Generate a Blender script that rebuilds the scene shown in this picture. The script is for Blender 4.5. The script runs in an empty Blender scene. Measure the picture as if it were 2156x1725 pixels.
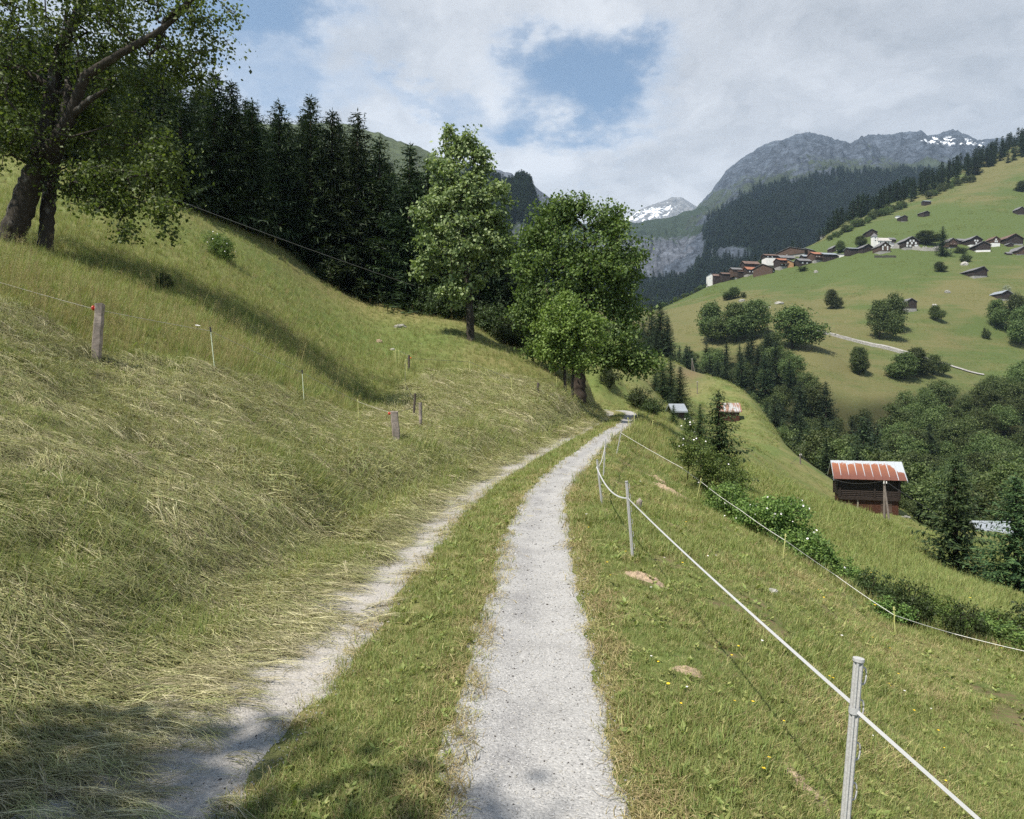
import bpy, math, random
import numpy as np
from mathutils import Vector, Matrix, Euler

# ------------------------------------------------------------------ camera
SC = bpy.context.scene
COL = SC.collection
W0, CX, CY, F = 2156.0, 1078.0, 862.5, 1437.3      # sight lines: x/depth = (px-CX)/F, z/depth = (CY-py)/F
cam_d = bpy.data.cameras.new("camera")
cam_d.sensor_width = 36.0; cam_d.lens = 24.0
cam_d.clip_start = 0.05; cam_d.clip_end = 30000.0
cam = bpy.data.objects.new("camera", cam_d); COL.objects.link(cam)
cam.location = (0, 0, 0); cam.rotation_euler = (math.radians(90), 0, 0)
SC.camera = cam
SC.view_settings.view_transform = 'Standard'; SC.view_settings.look = 'None'
SC.view_settings.exposure = 0.78; SC.view_settings.gamma = 1.0
try: SC.view_settings.use_curve_mapping = False
except Exception: pass
SC.cycles.max_bounces = 6; SC.cycles.diffuse_bounces = 3; SC.cycles.transmission_bounces = 4
SC.cycles.transparent_max_bounces = 4; SC.cycles.volume_bounces = 0; SC.cycles.use_denoising = False

# ------------------------------------------------------------------ sun and sky
SUN_EL, SUN_DIR = math.radians(58), np.array([-0.72, -0.69])       # towards the sun, in plan
SUN_DIR /= np.linalg.norm(SUN_DIR)
sd = bpy.data.lights.new("sun", 'SUN'); sd.energy = 5.0; sd.angle = math.radians(0.55); sd.color = (1.0, 0.95, 0.86)
sun = bpy.data.objects.new("sun", sd); COL.objects.link(sun)
to_sun = Vector((SUN_DIR[0]*math.cos(SUN_EL), SUN_DIR[1]*math.cos(SUN_EL), math.sin(SUN_EL)))
sun.rotation_euler = to_sun.to_track_quat('Z', 'Y').to_euler()
sun.location = to_sun*50

world = bpy.data.worlds.new("World"); SC.world = world; world.use_nodes = True
NT = world.node_tree; NT.nodes.clear()
class G:                                                   # tiny node-graph helper
    def __init__(s, nt): s.nt = nt
    def n(s, t, **kw):
        nd = s.nt.nodes.new(t)
        for k, v in kw.items(): setattr(nd, k, v)
        return nd
    def set(s, nd, i, v):
        if isinstance(v, bpy.types.NodeSocket): s.nt.links.new(v, nd.inputs[i])
        elif v is not None: nd.inputs[i].default_value = v
    def math(s, op, a, b=None, c=None, clamp=False):
        nd = s.n('ShaderNodeMath', operation=op, use_clamp=clamp)
        for i, v in enumerate((a, b, c)): s.set(nd, i, v)
        return nd.outputs[0]
    def vm(s, op, a, b=None, out=0):
        nd = s.n('ShaderNodeVectorMath', operation=op); s.set(nd, 0, a)
        if b is not None: s.set(nd, 1, b)
        return nd.outputs[out]
    def mix(s, f, a, b, blend='MIX'):
        nd = s.n('ShaderNodeMix', data_type='RGBA', blend_type=blend)
        s.set(nd, 0, f); s.set(nd, 6, col(a)); s.set(nd, 7, col(b)); return nd.outputs[2]
    def noise(s, vec, scale, detail=4, rough=0.55, dist=0.0, out=0):
        nd = s.n('ShaderNodeTexNoise'); s.set(nd, 'Vector', vec)
        nd.inputs['Scale'].default_value = scale; nd.inputs['Detail'].default_value = detail
        nd.inputs['Roughness'].default_value = rough; nd.inputs['Distortion'].default_value = dist
        return nd.outputs[out]
    def ramp(s, f, stops, interp='LINEAR'):
        nd = s.n('ShaderNodeValToRGB'); s.set(nd, 0, f); cr = nd.color_ramp; cr.interpolation = interp
        while len(cr.elements) < len(stops): cr.elements.new(0.5)
        for e, (p, c) in zip(cr.elements, stops): e.position = p; e.color = col(c)
        return nd.outputs[0]
    def mr(s, v, a, b, c=0.0, d=1.0, smooth=True):
        nd = s.n('ShaderNodeMapRange', interpolation_type='SMOOTHSTEP' if smooth else 'LINEAR')
        s.set(nd, 0, v)
        for i, q in enumerate((a, b, c, d)): nd.inputs[i+1].default_value = q
        return nd.outputs[0]
    def attr(s, name, out='Fac'):
        return s.n('ShaderNodeAttribute', attribute_name=name).outputs[out]
def col(c):
    if isinstance(c, bpy.types.NodeSocket) or not isinstance(c, (tuple, list)): 
        return c if isinstance(c, bpy.types.NodeSocket) else (c, c, c, 1)
    return tuple(c) if len(c) == 4 else tuple(c) + (1.0,)

g = G(NT)
tc = g.n('ShaderNodeTexCoord').outputs['Generated']
sky = g.n('ShaderNodeTexSky', sky_type='NISHITA', sun_disc=False)
sky.sun_elevation = SUN_EL; sky.sun_rotation = math.atan2(SUN_DIR[0], SUN_DIR[1])
sky.altitude = 1200; sky.air_density = 1.0; sky.dust_density = 1.2; sky.ozone_density = 1.5
sx = g.n('ShaderNodeSeparateXYZ'); NT.links.new(tc, sx.inputs[0])
zc = g.math('MAXIMUM', sx.outputs[2], -0.02)
k = g.math('DIVIDE', 1.0, g.math('ADD', zc, 0.22))
lay = g.n('ShaderNodeCombineXYZ')                           # position on a flat cloud layer overhead
g.set(lay, 0, g.math('MULTIPLY', sx.outputs[0], k)); g.set(lay, 1, g.math('MULTIPLY', sx.outputs[1], k)); g.set(lay, 2, 0.0)
L = lay.outputs[0]
warp = g.vm('SCALE', g.vm('SUBTRACT', g.noise(L, 2.6, 5, 0.6, out=1), (0.5, 0.5, 0.5)), None)
warp.node.inputs['Scale'].default_value = 0.42
Lw = g.vm('ADD', L, warp)
big = g.noise(Lw, 1.7, 6, 0.62); fine = g.noise(Lw, 5.5, 6, 0.6)
# openings in the cloud layer, by direction
wv3 = g.vm('SCALE', g.vm('SUBTRACT', g.noise(L, 3.0, 6, 0.62, out=1), (0.5, 0.5, 0.5)), None); wv3.node.inputs['Scale'].default_value = 0.30
dirw = g.vm('ADD', tc, wv3)
def opening(px, py, rx, ry, amt, tilt=0.0):
    v = np.array([(px-CX)/F, 1.0, (CY-py)/F]); v /= np.linalg.norm(v)
    e1 = np.cross(v, [0, 0, 1.0]); e1 /= np.linalg.norm(e1); e2 = np.cross(e1, v); ca, sa = math.cos(tilt), math.sin(tilt)
    a = g.vm('DOT_PRODUCT', dirw, tuple((e1*ca+e2*sa)/rx), out=1); b = g.vm('DOT_PRODUCT', dirw, tuple((e2*ca-e1*sa)/ry), out=1)
    r = g.math('SQRT', g.math('ADD', g.math('MULTIPLY', a, a), g.math('MULTIPLY', b, b)))
    return g.math('MULTIPLY', g.mr(r, 0.2, 1.2, 1.0, 0.0), g.math('MULTIPLY', g.math('GREATER_THAN', g.vm('DOT_PRODUCT', tc, tuple(v), out=1), 0.3), amt))
holes = g.math('MAXIMUM', opening(1215, 190, 0.165, 0.090, 0.98, -0.22), opening(1120, 108, 0.07, 0.05, 0.7, -0.6))
for q in [(530, 40, .15, .09, 1.0, .3), (600, 150, .10, .07, .7, .4), (640, 185, .16, .045, .5, -.15), (900, 215, .16, .035, .55, -.1), (330, 120, .16, .10, .6, 0)]: holes = g.math('MAXIMUM', holes, opening(*q))
# unseen cloud opening round the sun, added to cut the ambient fill
clear = g.mr(g.vm('DOT_PRODUCT', dirw, tuple(to_sun), out=1), 0.05, 0.62)
holes = g.math('MAXIMUM', holes, g.math('MULTIPLY', clear, 1.25))
cover = g.math('ADD', g.math('SUBTRACT', 0.80, g.math('MULTIPLY', holes, 0.80)), g.math('MULTIPLY', g.math('SUBTRACT', big, 0.5), 0.75))
cover = g.math('ADD', cover, g.math('MULTIPLY', g.math('SUBTRACT', fine, 0.5), 0.40))
mask = g.mr(cover, -0.02, 0.72)
shade = g.math('ADD', g.math('MULTIPLY', g.noise(Lw, 1.15, 5, 0.55), 0.75), g.math('MULTIPLY', fine, 0.35))
low = g.mr(sx.outputs[2], 0.10, 0.55, 1.0, 0.0)                      # far cloud nearer the skyline is brighter
shade = g.math('ADD', shade, g.math('MULTIPLY', low, 0.17))
shade = g.math('ADD', shade, g.math('MULTIPLY', g.math('MULTIPLY', g.math('SUBTRACT', 0.75, cover), 0.35), g.mr(cover, 0.2, 0.75, 1.0, 0.0)))
ccol = g.ramp(shade, [(0.41, (2.5, 2.56, 2.7)), (0.54, (4.1, 4.12, 4.25)), (0.68, (5.9, 5.9, 6.0))])
skyc = g.mix(1.0, sky.outputs[0], (1.0, 1.05, 0.99), 'MULTIPLY')
bg = g.n('ShaderNodeBackground'); bg.inputs[1].default_value = 0.088
g.set(bg, 0, g.mix(mask, skyc, ccol))
wo = g.n('ShaderNodeOutputWorld'); NT.links.new(bg.outputs[0], wo.inputs[0])
# ------------------------------------------------------------------ helpers
RNG = np.random.default_rng(7)
def P3(px, py, d): return np.array([(px-CX)/F*d, d, (CY-py)/F*d])

def tag(o, label=None, cat=None, group=None, kind=None):
    if label: o['label'] = label
    if cat: o['category'] = cat
    if group: o['group'] = group
    if kind: o['kind'] = kind
    return o
def link(o, parent=None):
    COL.objects.link(o)
    if parent is not None: o.parent = parent
    return o
def empty(name, loc=(0, 0, 0), rz=0.0):
    o = bpy.data.objects.new(name, None); o.empty_display_size = 0.2
    o.location = tuple(loc); o.rotation_euler = (0, 0, rz); return link(o)
def mesh(name, V, faces, mats, smooth=False, mi=None, attrs=None):
    """faces: an (n,k) array or a list of such arrays."""
    if isinstance(faces, np.ndarray): faces = [faces]
    faces = [np.asarray(f, np.int64) for f in faces if len(f)]
    V = np.asarray(V, np.float64)
    me = bpy.data.meshes.new(name)
    me.vertices.add(len(V)); me.vertices.foreach_set('co', V.astype(np.float32).ravel())
    tot = np.concatenate([np.full(len(f), f.shape[1]) for f in faces]) if faces else np.zeros(0, int)
    idx = np.concatenate([f.ravel() for f in faces]) if faces else np.zeros(0, int)
    me.loops.add(len(idx)); me.polygons.add(len(tot))
    me.loops.foreach_set('vertex_index', idx.astype(np.int32))
    st = np.concatenate([[0], np.cumsum(tot)[:-1]]) if len(tot) else tot
    me.polygons.foreach_set('loop_start', st.astype(np.int32))
    try: me.polygons.foreach_set('loop_total', tot.astype(np.int32))
    except Exception: pass
    for m in (mats if isinstance(mats, (list, tuple)) else [mats]): me.materials.append(m)
    if mi is not None: me.polygons.foreach_set('material_index', np.asarray(mi, np.int32))
    me.polygons.foreach_set('use_smooth', np.full(len(tot), smooth))
    me.update(calc_edges=True)
    for k, (typ, dom, dat) in (attrs or {}).items():
        a = me.attributes.new(k, typ, dom)
        a.data.foreach_set('vector' if typ == 'FLOAT_VECTOR' else 'value', np.asarray(dat, np.int32 if typ == 'INT' else np.float32).ravel())
    return me
def obj(name, V, faces, mats, parent=None, **kw):
    return link(bpy.data.objects.new(name, mesh(name, V, faces, mats, **kw)), parent)
def copy_tree(o, parent=None):
    c = o.copy(); COL.objects.link(c); c.parent = parent
    for ch in o.children: copy_tree(ch, c)
    return c

class MB:                                                   # collects shapes into one mesh
    def __init__(s): s.v = []; s.f = {}; s.n = 0
    def add(s, V, Fc):
        V = np.asarray(V, float)
        for f in (Fc if isinstance(Fc, list) else [Fc]):
            f = np.asarray(f)
            if len(f): s.f.setdefault(f.shape[1], []).append(f + s.n)
        s.v.append(V); s.n += len(V); return s
    def box(s, c, size, M=None):
        h = np.array(size)/2.0
        V = np.array([[x, y, z] for x in (-1, 1) for y in (-1, 1) for z in (-1, 1)])*h + np.array(c)
        if M is not None: V = V @ np.array(M).T
        return s.add(V, np.array([[0, 1, 3, 2], [4, 6, 7, 5], [0, 4, 5, 1], [2, 3, 7, 6], [0, 2, 6, 4], [1, 5, 7, 3]]))
    def tube(s, pts, rad, sides=6, cap=True):
        pts = np.asarray(pts, float); n = len(pts); rad = np.broadcast_to(rad, (n,))
        T = np.gradient(pts, axis=0); T /= np.linalg.norm(T, axis=1)[:, None] + 1e-12
        up = np.array([0, 0, 1.0]) if abs(T[:, 2]).mean() < 0.8 else np.array([1.0, 0, 0])
        A = np.cross(T, up); A /= np.linalg.norm(A, axis=1)[:, None] + 1e-12; B = np.cross(T, A)
        th = np.linspace(0, 2*np.pi, sides, endpoint=False)
        V = pts[:, None] + rad[:, None, None]*(np.cos(th)[None, :, None]*A[:, None] + np.sin(th)[None, :, None]*B[:, None])
        i = np.arange(n-1)[:, None]*sides; j = np.arange(sides)[None]; j2 = (j+1) % sides
        Fq = np.stack([i+j, i+j2, i+sides+j2, i+sides+j], -1).reshape(-1, 4)
        fs = [Fq]
        if cap: fs += [np.arange(sides)[None, ::-1], (np.arange(sides) + (n-1)*sides)[None]]
        return s.add(V.reshape(-1, 3), fs)
    def faces(s): return [np.concatenate(v) for v in s.f.values()]
    def build(s, name, mat, parent=None, **kw): return obj(name, np.concatenate(s.v), s.faces(), mat, parent, **kw)
    def mesh(s, name, mat, **kw): return mesh(name, np.concatenate(s.v), s.faces(), mat, **kw)

def smooth01(x, a, b):
    t = np.clip((x-a)/(b-a), 0, 1); return t*t*(3-2*t)
_perm = np.random.default_rng(3).integers(0, 1 << 30, 4096)
def vnoise(x, y, seed=0):
    x = np.asarray(x, float); y = np.asarray(y, float)
    xi = np.floor(x).astype(np.int64); yi = np.floor(y).astype(np.int64); fx = x-xi; fy = y-yi
    fx = fx*fx*fx*(fx*(fx*6-15)+10); fy = fy*fy*fy*(fy*(fy*6-15)+10)
    def h(a, b): return (_perm[(_perm[(a + seed*131) & 4095] + b) & 4095] & 0xffff)/65535.0*2-1
    return (h(xi, yi)*(1-fx) + h(xi+1, yi)*fx)*(1-fy) + (h(xi, yi+1)*(1-fx) + h(xi+1, yi+1)*fx)*fy
def fbm(x, y, oct=4, seed=0, gain=0.5, ridged=False):
    a, s, t = 1.0, 0.0, 0.0
    for o in range(oct):
        v = vnoise(x, y, seed+o*7)
        if ridged: v = 1-2*np.abs(v)
        s = s + a*v; t += a; a *= gain; x = x*2.03+17.1; y = y*2.03-9.7
    return s/t

# ------------------------------------------------------------------ materials
def newmat(name):
    m = bpy.data.materials.new(name); m.use_nodes = True; m.node_tree.nodes.clear()
    g = G(m.node_tree); g.out = g.n('ShaderNodeOutputMaterial'); return m, g
def principled(g, color, rough=0.8, spec=0.3, metal=0.0, normal=None):
    b = g.n('ShaderNodeBsdfPrincipled'); g.set(b, 'Base Color', col(color)); g.set(b, 'Roughness', rough)
    b.inputs['Specular IOR Level'].default_value = spec; b.inputs['Metallic'].default_value = metal
    if normal is not None: g.set(b, 'Normal', normal)
    g.nt.links.new(b.outputs[0], g.out.inputs[0]); return b
def bump(g, h, strength=0.5, dist=0.02):
    b = g.n('ShaderNodeBump'); g.set(b, 'Height', h); b.inputs['Strength'].default_value = strength
    b.inputs['Distance'].default_value = dist; return b.outputs[0]
def ocoord(g): return g.n('ShaderNodeTexCoord').outputs['Object']
def plain(name, c, rough=0.7, spec=0.3, metal=0.0, var=0.25, scale=6.0):
    m, g = newmat(name); n = g.noise(ocoord(g), scale, 5, 0.65)
    f = g.mr(n, 0.3, 0.7, 1-var, 1+var, False)
    principled(g, g.mix(1.0, c, f, 'MULTIPLY'), rough, spec, metal, bump(g, n, 0.15, 0.01)); return m
def foliage(name, cols, transl=0.3, rough=0.55, spec=0.25, treevar=0.25, clump=1.2):
    """leaf colour varies leaf by leaf, by clump and by plant"""
    m, g = newmat(name)
    geo = g.n('ShaderNodeNewGeometry'); oi = g.n('ShaderNodeObjectInfo')
    isl = geo.outputs['Random Per Island']
    t = g.math('ADD', g.math('MULTIPLY', isl, 0.65), g.math('MULTIPLY', g.noise(ocoord(g), clump, 2, 0.5), 0.55))
    n = len(cols); c = g.ramp(t, [(0.22+0.66*i/(n-1), cc) for i, cc in enumerate(cols)])
    hs = g.n('ShaderNodeHueSaturation'); g.set(hs, 'Color', c)
    g.set(hs, 'Hue', g.mr(oi.outputs['Random'], 0, 1, 0.485, 0.515, False))
    g.set(hs, 'Value', g.mr(oi.outputs['Random'], 0, 1, 1-treevar, 1+treevar, False))
    hs.inputs['Saturation'].default_value = 1.0
    b = g.n('ShaderNodeBsdfPrincipled'); g.set(b, 'Base Color', hs.outputs[0]); g.set(b, 'Roughness', rough)
    b.inputs['Specular IOR Level'].default_value = spec
    tr = g.n('ShaderNodeBsdfTranslucent'); g.set(tr, 0, g.mix(1.0, hs.outputs[0], (1.25, 1.35, 0.7), 'MULTIPLY'))
    mx = g.n('ShaderNodeMixShader'); mx.inputs[0].default_value = transl
    g.nt.links.new(b.outputs[0], mx.inputs[1]); g.nt.links.new(tr.outputs[0], mx.inputs[2])
    g.nt.links.new(mx.outputs[0], g.out.inputs[0]); return m
# ------------------------------------------------------------------ the road's line in plan
_rd = np.array([(-0.72, -2, -1.8), (-0.72, 0.5, -1.8), (-0.71, 3, -1.8), (-0.69, 4, -1.8), (-0.55, 7.2, -1.8), (-0.31, 12, -1.79), (0.36, 17, -1.70), (2.55, 27, -1.36),
                (5.25, 38, -0.96), (7.4, 48, -0.60), (8.7, 55, -0.25), (9.1, 59.5, -0.05), (8.2, 64, 0.05), (5.4, 68, 0.2), (1, 71, 0.4), (-6, 74, 0.8)])
def catmull(P, n):
    P = np.asarray(P, float); Q = np.vstack([2*P[0]-P[1], P, 2*P[-1]-P[-2]]); out = []
    for i in range(1, len(Q)-2):
        t = np.linspace(0, 1, n, endpoint=False)[:, None]; a, b, c, d = Q[i-1], Q[i], Q[i+1], Q[i+2]
        out.append(0.5*(2*b + (c-a)*t + (2*a-5*b+4*c-d)*t**2 + (3*b-a-3*c+d)*t**3))
    return np.vstack(out + [P[-1:]])
ROAD = catmull(_rd, 60)
_sl = np.concatenate([[0], np.cumsum(np.linalg.norm(np.diff(ROAD[:, :2], axis=0), axis=1))])
_t = np.arange(0, _sl[-1], 0.12)
ROAD = np.stack([np.interp(_t, _sl, ROAD[:, k]) for k in range(3)], 1)
RT = np.gradient(ROAD[:, :2], axis=0); RT /= np.linalg.norm(RT, axis=1)[:, None]
def road_s(x, y):
    """signed distance right of the road's middle and the road's height there"""
    x = np.asarray(x, float).ravel(); y = np.asarray(y, float).ravel()
    s = np.full(len(x), 99.0); z = np.zeros(len(x)); q = np.where((y < 95) & (np.abs(x) < 45))[0]
    for c in np.array_split(q, max(1, len(q)//20000)):
        d2 = (x[c, None]-ROAD[None, ::3, 0])**2 + (y[c, None]-ROAD[None, ::3, 1])**2
        i = d2.argmin(1)*3
        dx = x[c]-ROAD[i, 0]; dy = y[c]-ROAD[i, 1]
        s[c] = np.sign(dx*RT[i, 1]-dy*RT[i, 0])*np.sqrt(d2.min(1)); z[c] = ROAD[i, 2]
    return s, z

# ------------------------------------------------------------------ surveyed heights of the ground: bearing, drop, distance
CP = """
-167 1725 3;0 1500 3.7;0 1200 4.9;0 1000 6.3;0 860 7.9;0 700 10;0 640 11.6;0 575 13.6;0 545 17;0 520 22;0 450 30;0 385 44;0 300 60;0 200 85
-600 1725 2.6;-600 1200 3.6;-600 860 5.2;-600 600 9;-600 480 14;-600 400 24;-600 250 50
-1600 1500 1.6;-1600 860 3;-1600 400 6;-1600 200 12;-1600 150 30
212 1400 4.4;212 1200 5.5;212 1000 7.2;212 880 9.3;205 768 12;205 640 15.2;205 590 21;205 500 30;205 440 38;205 330 60
453 1300 5.9;453 1100 7.5;453 930 10.5;453 790 14;443 700 19;443 600 30;443 525 39;443 468 50;443 380 70
640 1200 7.7;640 1050 9.8;640 950 12.8;641 857 18;640 780 24;640 700 33;640 600 52;640 520 75
757 1130 9.8;757 1000 13;757 900 21.5;757 820 28;757 720 42;757 640 60
838 1080 12;838 1000 14.5;838 935 18;838 870 25.5;838 790 34;838 690 52;838 640 66
880 905 22;905 850 27;930 805 34;950 905 24;1000 955 20;1000 862 30;1000 800 38;1000 715 51;1000 650 72
1080 985 19.5;1080 925 25;1080 855 33;1080 800 39;1080 742 53
1180 905 29;1180 870 33;1180 845 38.5;1180 800 47;1180 740 66
1235 885 43;1240 850 47;1240 800 55;1250 740 75
1290 850 70;1340 868 64;1380 880 60;1290 815 92;1350 790 110;1300 760 135;1400 790 135
700 560 95;400 430 95;0 300 110;1000 650 95;1200 715 100
0 330 220;600 480 220;1000 600 220;1250 690 220;1340 740 220
0 360 480;600 440 480;1000 560 480;1250 640 480
1400 1725 2.97;1400 1300 6.3;1400 1155 10;1400 1055 17;1400 970 29;1400 905 46
1332 1180 8.9;1332 1600 3.5;1332 1030 16.5;1335 945 29;1335 890 46
1480 1725 3.05;1480 1300 6.8;1480 1110 14;1470 1060 20;1480 1045 25;1480 985 45
1650 1725 3.3;1650 1400 5.9;1650 1250 9.5;1650 1180 14;1640 1152 18
1885 1725 3.9;1885 1500 6.5;1885 1335 12;1850 1270 16;1720 1205 17
2156 1725 4.7;2156 1500 8;2156 1395 11.7;2156 1345 15.5;2020 1310 15.5
2500 1725 6;2500 1450 11;2500 1360 20;2500 1330 40;3300 1725 10;3300 1600 16;3300 1500 40;4300 1725 16;4300 1600 40
2100 1290 22;2000 1225 27;1850 1200 26;1800 1130 37;1720 1062 52;2156 1305 26
1820 1085 58;1862 1118 62;1820 1074 84;1900 1072 88;1960 1135 54;2040 1228 45;2130 1250 36;2090 1118 75;2156 1170 62
1560 1000 45;1620 1000 62
1560 940 82;1620 985 82;1690 1028 84;1640 948 105;1740 1003 105;1600 884 145;1540 890 152;1450 782 208;1500 798 198;1530 806 190;1565 824 182;1410 762 225;1400 850 130;1430 836 160;1500 845 160;1545 862 156;1595 850 168;1620 893 155;1450 900 100
1480 860 260;1560 930 240;1650 1000 220;1700 1060 190;1800 1110 150;1900 1120 125;1420 800 300;1900 1060 190;2050 1050 190;2156 1130 110;2156 1040 200;1800 1030 205;2000 1180 95;2350 1150 120
1500 700 380;1600 680 360;1700 715 335;1700 790 275;1800 775 300;1800 870 250;1900 815 285;2000 900 250;2156 860 250;2070 790 310;2156 765 325;2156 960 220;1640 860 260
1700 640 420;1900 640 395;2100 640 390;1950 700 350;1560 640 430;2300 640 390;2300 800 320
1500 603 560;1560 588 545;1420 640 560;1640 560 540;1700 562 520;1880 528 500;2100 522 485;1830 498 560;1950 457 625;2156 440 610;2156 348 760;1750 503 620;1650 535 610;2020 390 720;2300 500 520;2300 340 740
1300 700 640;1350 690 720;1400 690 760;1500 660 780;1600 610 780;1700 560 800
1770 475 740;1850 440 790;1920 405 830;2000 370 850;2156 300 900;2300 260 900
1700 540 1050;1850 450 1050;2000 380 1050;2156 300 1100
"""
cp = np.array([[float(v) for v in q.split()] for ln in CP.strip().splitlines() for q in ln.split(';')])
rp = ROAD[::6]; rp = rp[rp[:, 1] > 1.2]; rp = rp[::2]
PU = np.concatenate([cp[:, 0], CX+F*rp[:, 0]/rp[:, 1]]); PD = np.concatenate([cp[:, 2], rp[:, 1]])
PZ = np.concatenate([(CY-cp[:, 1])/F*cp[:, 2], rp[:, 2]])
Q0 = lambda d: d+8.0
def _feat(u, d): return np.stack([np.asarray(u)/430.0, np.log(d)*1.25], -1)
_X = _feat(PU, PD); _q = (PZ+1.8)/Q0(PD)
def _tps(r2): return 0.5*r2*np.log(r2+1e-9)
_n = len(_X); _K = _tps(((_X[:, None]-_X[None])**2).sum(-1)) + np.eye(_n)*0.004
_A = np.zeros((_n+3, _n+3)); _A[:_n, :_n] = _K; _A[:_n, _n] = 1; _A[:_n, _n+1:] = _X; _A[_n:, :_n] = _A[:_n, _n:].T
_w = np.linalg.solve(_A, np.concatenate([_q, np.zeros(3)]))
def z_base(u, d):
    X = _feat(u, d).reshape(-1, 2); out = np.empty(len(X))
    for c in np.array_split(np.arange(len(X)), max(1, len(X)//20000)):
        out[c] = _tps(((X[c, None]-_X[None])**2).sum(-1)) @ _w[:_n] + _w[_n] + X[c] @ _w[_n+1:]
    return out.reshape(np.shape(u))*Q0(d) - 1.8

GU = np.concatenate([np.arange(-1900, -100, 45.0), np.arange(-100, 2260, 7.0), np.arange(2260, 4400, 45.0)])
GV = np.arange(math.log(0.7), math.log(1150), 0.0125)
UU, VV = np.meshgrid(GU, GV); DD = np.exp(VV); XX = (UU-CX)/F*DD
ZZ = z_base(UU, DD)
S_, ZR_ = road_s(XX, DD); S_ = S_.reshape(UU.shape); ZR_ = ZR_.reshape(UU.shape)
wl = np.where(S_ < 0, smooth01(-S_, 1.55, 2.6), smooth01(S_, 1.45, 2.5))
trk = -0.035*(np.exp(-((S_-0.86)/0.38)**2) + np.exp(-((S_+0.86)/0.34)**2)) + 0.03*np.exp(-(S_/0.35)**2)
ZZ = np.where(np.abs(S_) < 3, ZZ*wl + (ZR_+trk)*(1-wl), ZZ)
_rough = smooth01(np.abs(S_), 1.3, 3.0)
MOWW = (S_ < -2.0)*(DD < 40)*smooth01(-S_, 2.0, 3.2)
ZZ += _rough*(0.05*fbm(XX*0.9, DD*0.9, 4, 1) + 0.12*smooth01(DD, 5, 14)*fbm(XX*0.33, DD*0.33, 3, 5) + 0.11*MOWW*fbm(XX*1.7, DD*1.7, 4, 7, .55, True))
ZZ += 0.45*smooth01(DD, 20, 70)*fbm(XX*0.07, DD*0.07, 4, 9) + 2.6*smooth01(DD, 230, 420)*fbm(XX*0.012, DD*0.012, 5, 13)
ZZ += 0.012*(1-_rough)*fbm(XX*3, DD*3, 3, 21)

def bil(A, u, d):
    u = np.asarray(u, float); v = np.log(np.maximum(d, 0.71))
    i = np.clip(np.searchsorted(GU, u)-1, 0, len(GU)-2); fu = np.clip((u-GU[i])/(GU[i+1]-GU[i]), 0, 1)
    jf = np.clip((v-GV[0])/0.0125, 0, len(GV)-1.001); j = jf.astype(int); fv = jf-j
    return (A[j, i]*(1-fu)+A[j, i+1]*fu)*(1-fv) + (A[j+1, i]*(1-fu)+A[j+1, i+1]*fu)*fv
def ground(x, y): return bil(ZZ, np.asarray(x)/np.asarray(y)*F+CX, y)
def gpt(px, d): return np.array([(px-CX)/F*d, d, float(bil(ZZ, px, d))])
def hit(px, py, dmin=1.0):
    """the ground point seen along a sight line, beyond dmin"""
    d = np.exp(np.arange(math.log(dmin), GV[-1], 0.004)); z = bil(ZZ, np.full_like(d, px), d)
    q = CY-F*z/d
    k = np.where(q <= py)[0]
    k = k[0] if len(k) else int(np.argmin(np.abs(q-py)))
    return np.array([(px-CX)/F*d[k], d[k], z[k]])
def gnormal(x, y):
    e = 0.02*np.maximum(y, 3)
    zx = (ground(x+e, y)-ground(x-e, y))/(2*e); zy = (ground(x, y+e)-ground(x, y-e))/(2*e)
    n = np.stack([-zx, -zy, np.ones_like(zx)], -1); return n/np.linalg.norm(n, axis=-1)[..., None]

# upper edge of the mown bank (distance by bearing)
_mu = [-1900, -600, 0, 205, 453, 641, 757, 860, 910, 989, 1080, 1180, 1235, 1262]
_md = [6.5, 8, 11.3, 12.1, 14.2, 18.5, 22.5, 30, 36.5, 38.8, 40, 40, 46, 58]
def mown_edge(u): return np.interp(u, _mu, _md)
def dE(u): return np.interp(u, [-600, 0, 380, 450, 600, 700, 838, 950, 1010, 1080, 1150, 1230, 1262], [62, 56, 49, 52, 59, 61, 60, 58, 60, 60, 62, 66, 80])
def zones(u, d, s):
    left = s < -1.3
    m = left*(1-smooth01(d/mown_edge(u), 0.97, 1.05)+0.0)
    m = m*(np.abs(s) < 60)
    near = smooth01(d, 70, 110)
    return left, m, near
Lf, MOW, _ = zones(UU, DD, S_)
MOW = np.where((S_ < -1.2) & (DD < 62) & (UU < 1262), MOW, 0)
MOW = np.where((DD > 62) | (UU > 1262), 0, MOW)
far_dry = np.clip(0.62 + 0.8*fbm(XX*0.016, DD*0.02, 4, 31) + 0.5*fbm(UU*0.012, np.log(DD)*34, 4, 37) - 1.15*np.exp(-(((UU-1930)/330)**2 + ((np.log(DD)-6.27)/0.17)**2)) - 0.8*np.exp(-(((UU-1480)/130)**2+((np.log(DD)-6.33)/0.12)**2)), 0, 1)
DRY = np.where(DD > 235, far_dry, 0.42+0.5*fbm(XX*0.12, DD*0.12, 4, 33))
DRY = np.where((S_ > 1.2) & (DD < 235), 0.40+0.55*fbm(XX*0.35, DD*0.35, 4, 35), DRY)
DRY = DRY + 0.5*np.exp(-(((UU-1470)/55)**2 + ((DD-185)/22)**2))*0
SOIL = np.exp(-(((UU-1450)/34)**2 + ((DD-190)/20)**2))*(UU > 1380)*1.1
SOIL = np.maximum(SOIL, 0.75*smooth01(fbm(XX*1.1, DD*1.1, 3, 41), 0.34, 0.5)*(S_ > 1.9)*(DD < 30))
FOREST = np.where((S_ < -3) & (UU < 1262), smooth01(DD/dE(UU), 0.985, 1.06), 0)
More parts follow.
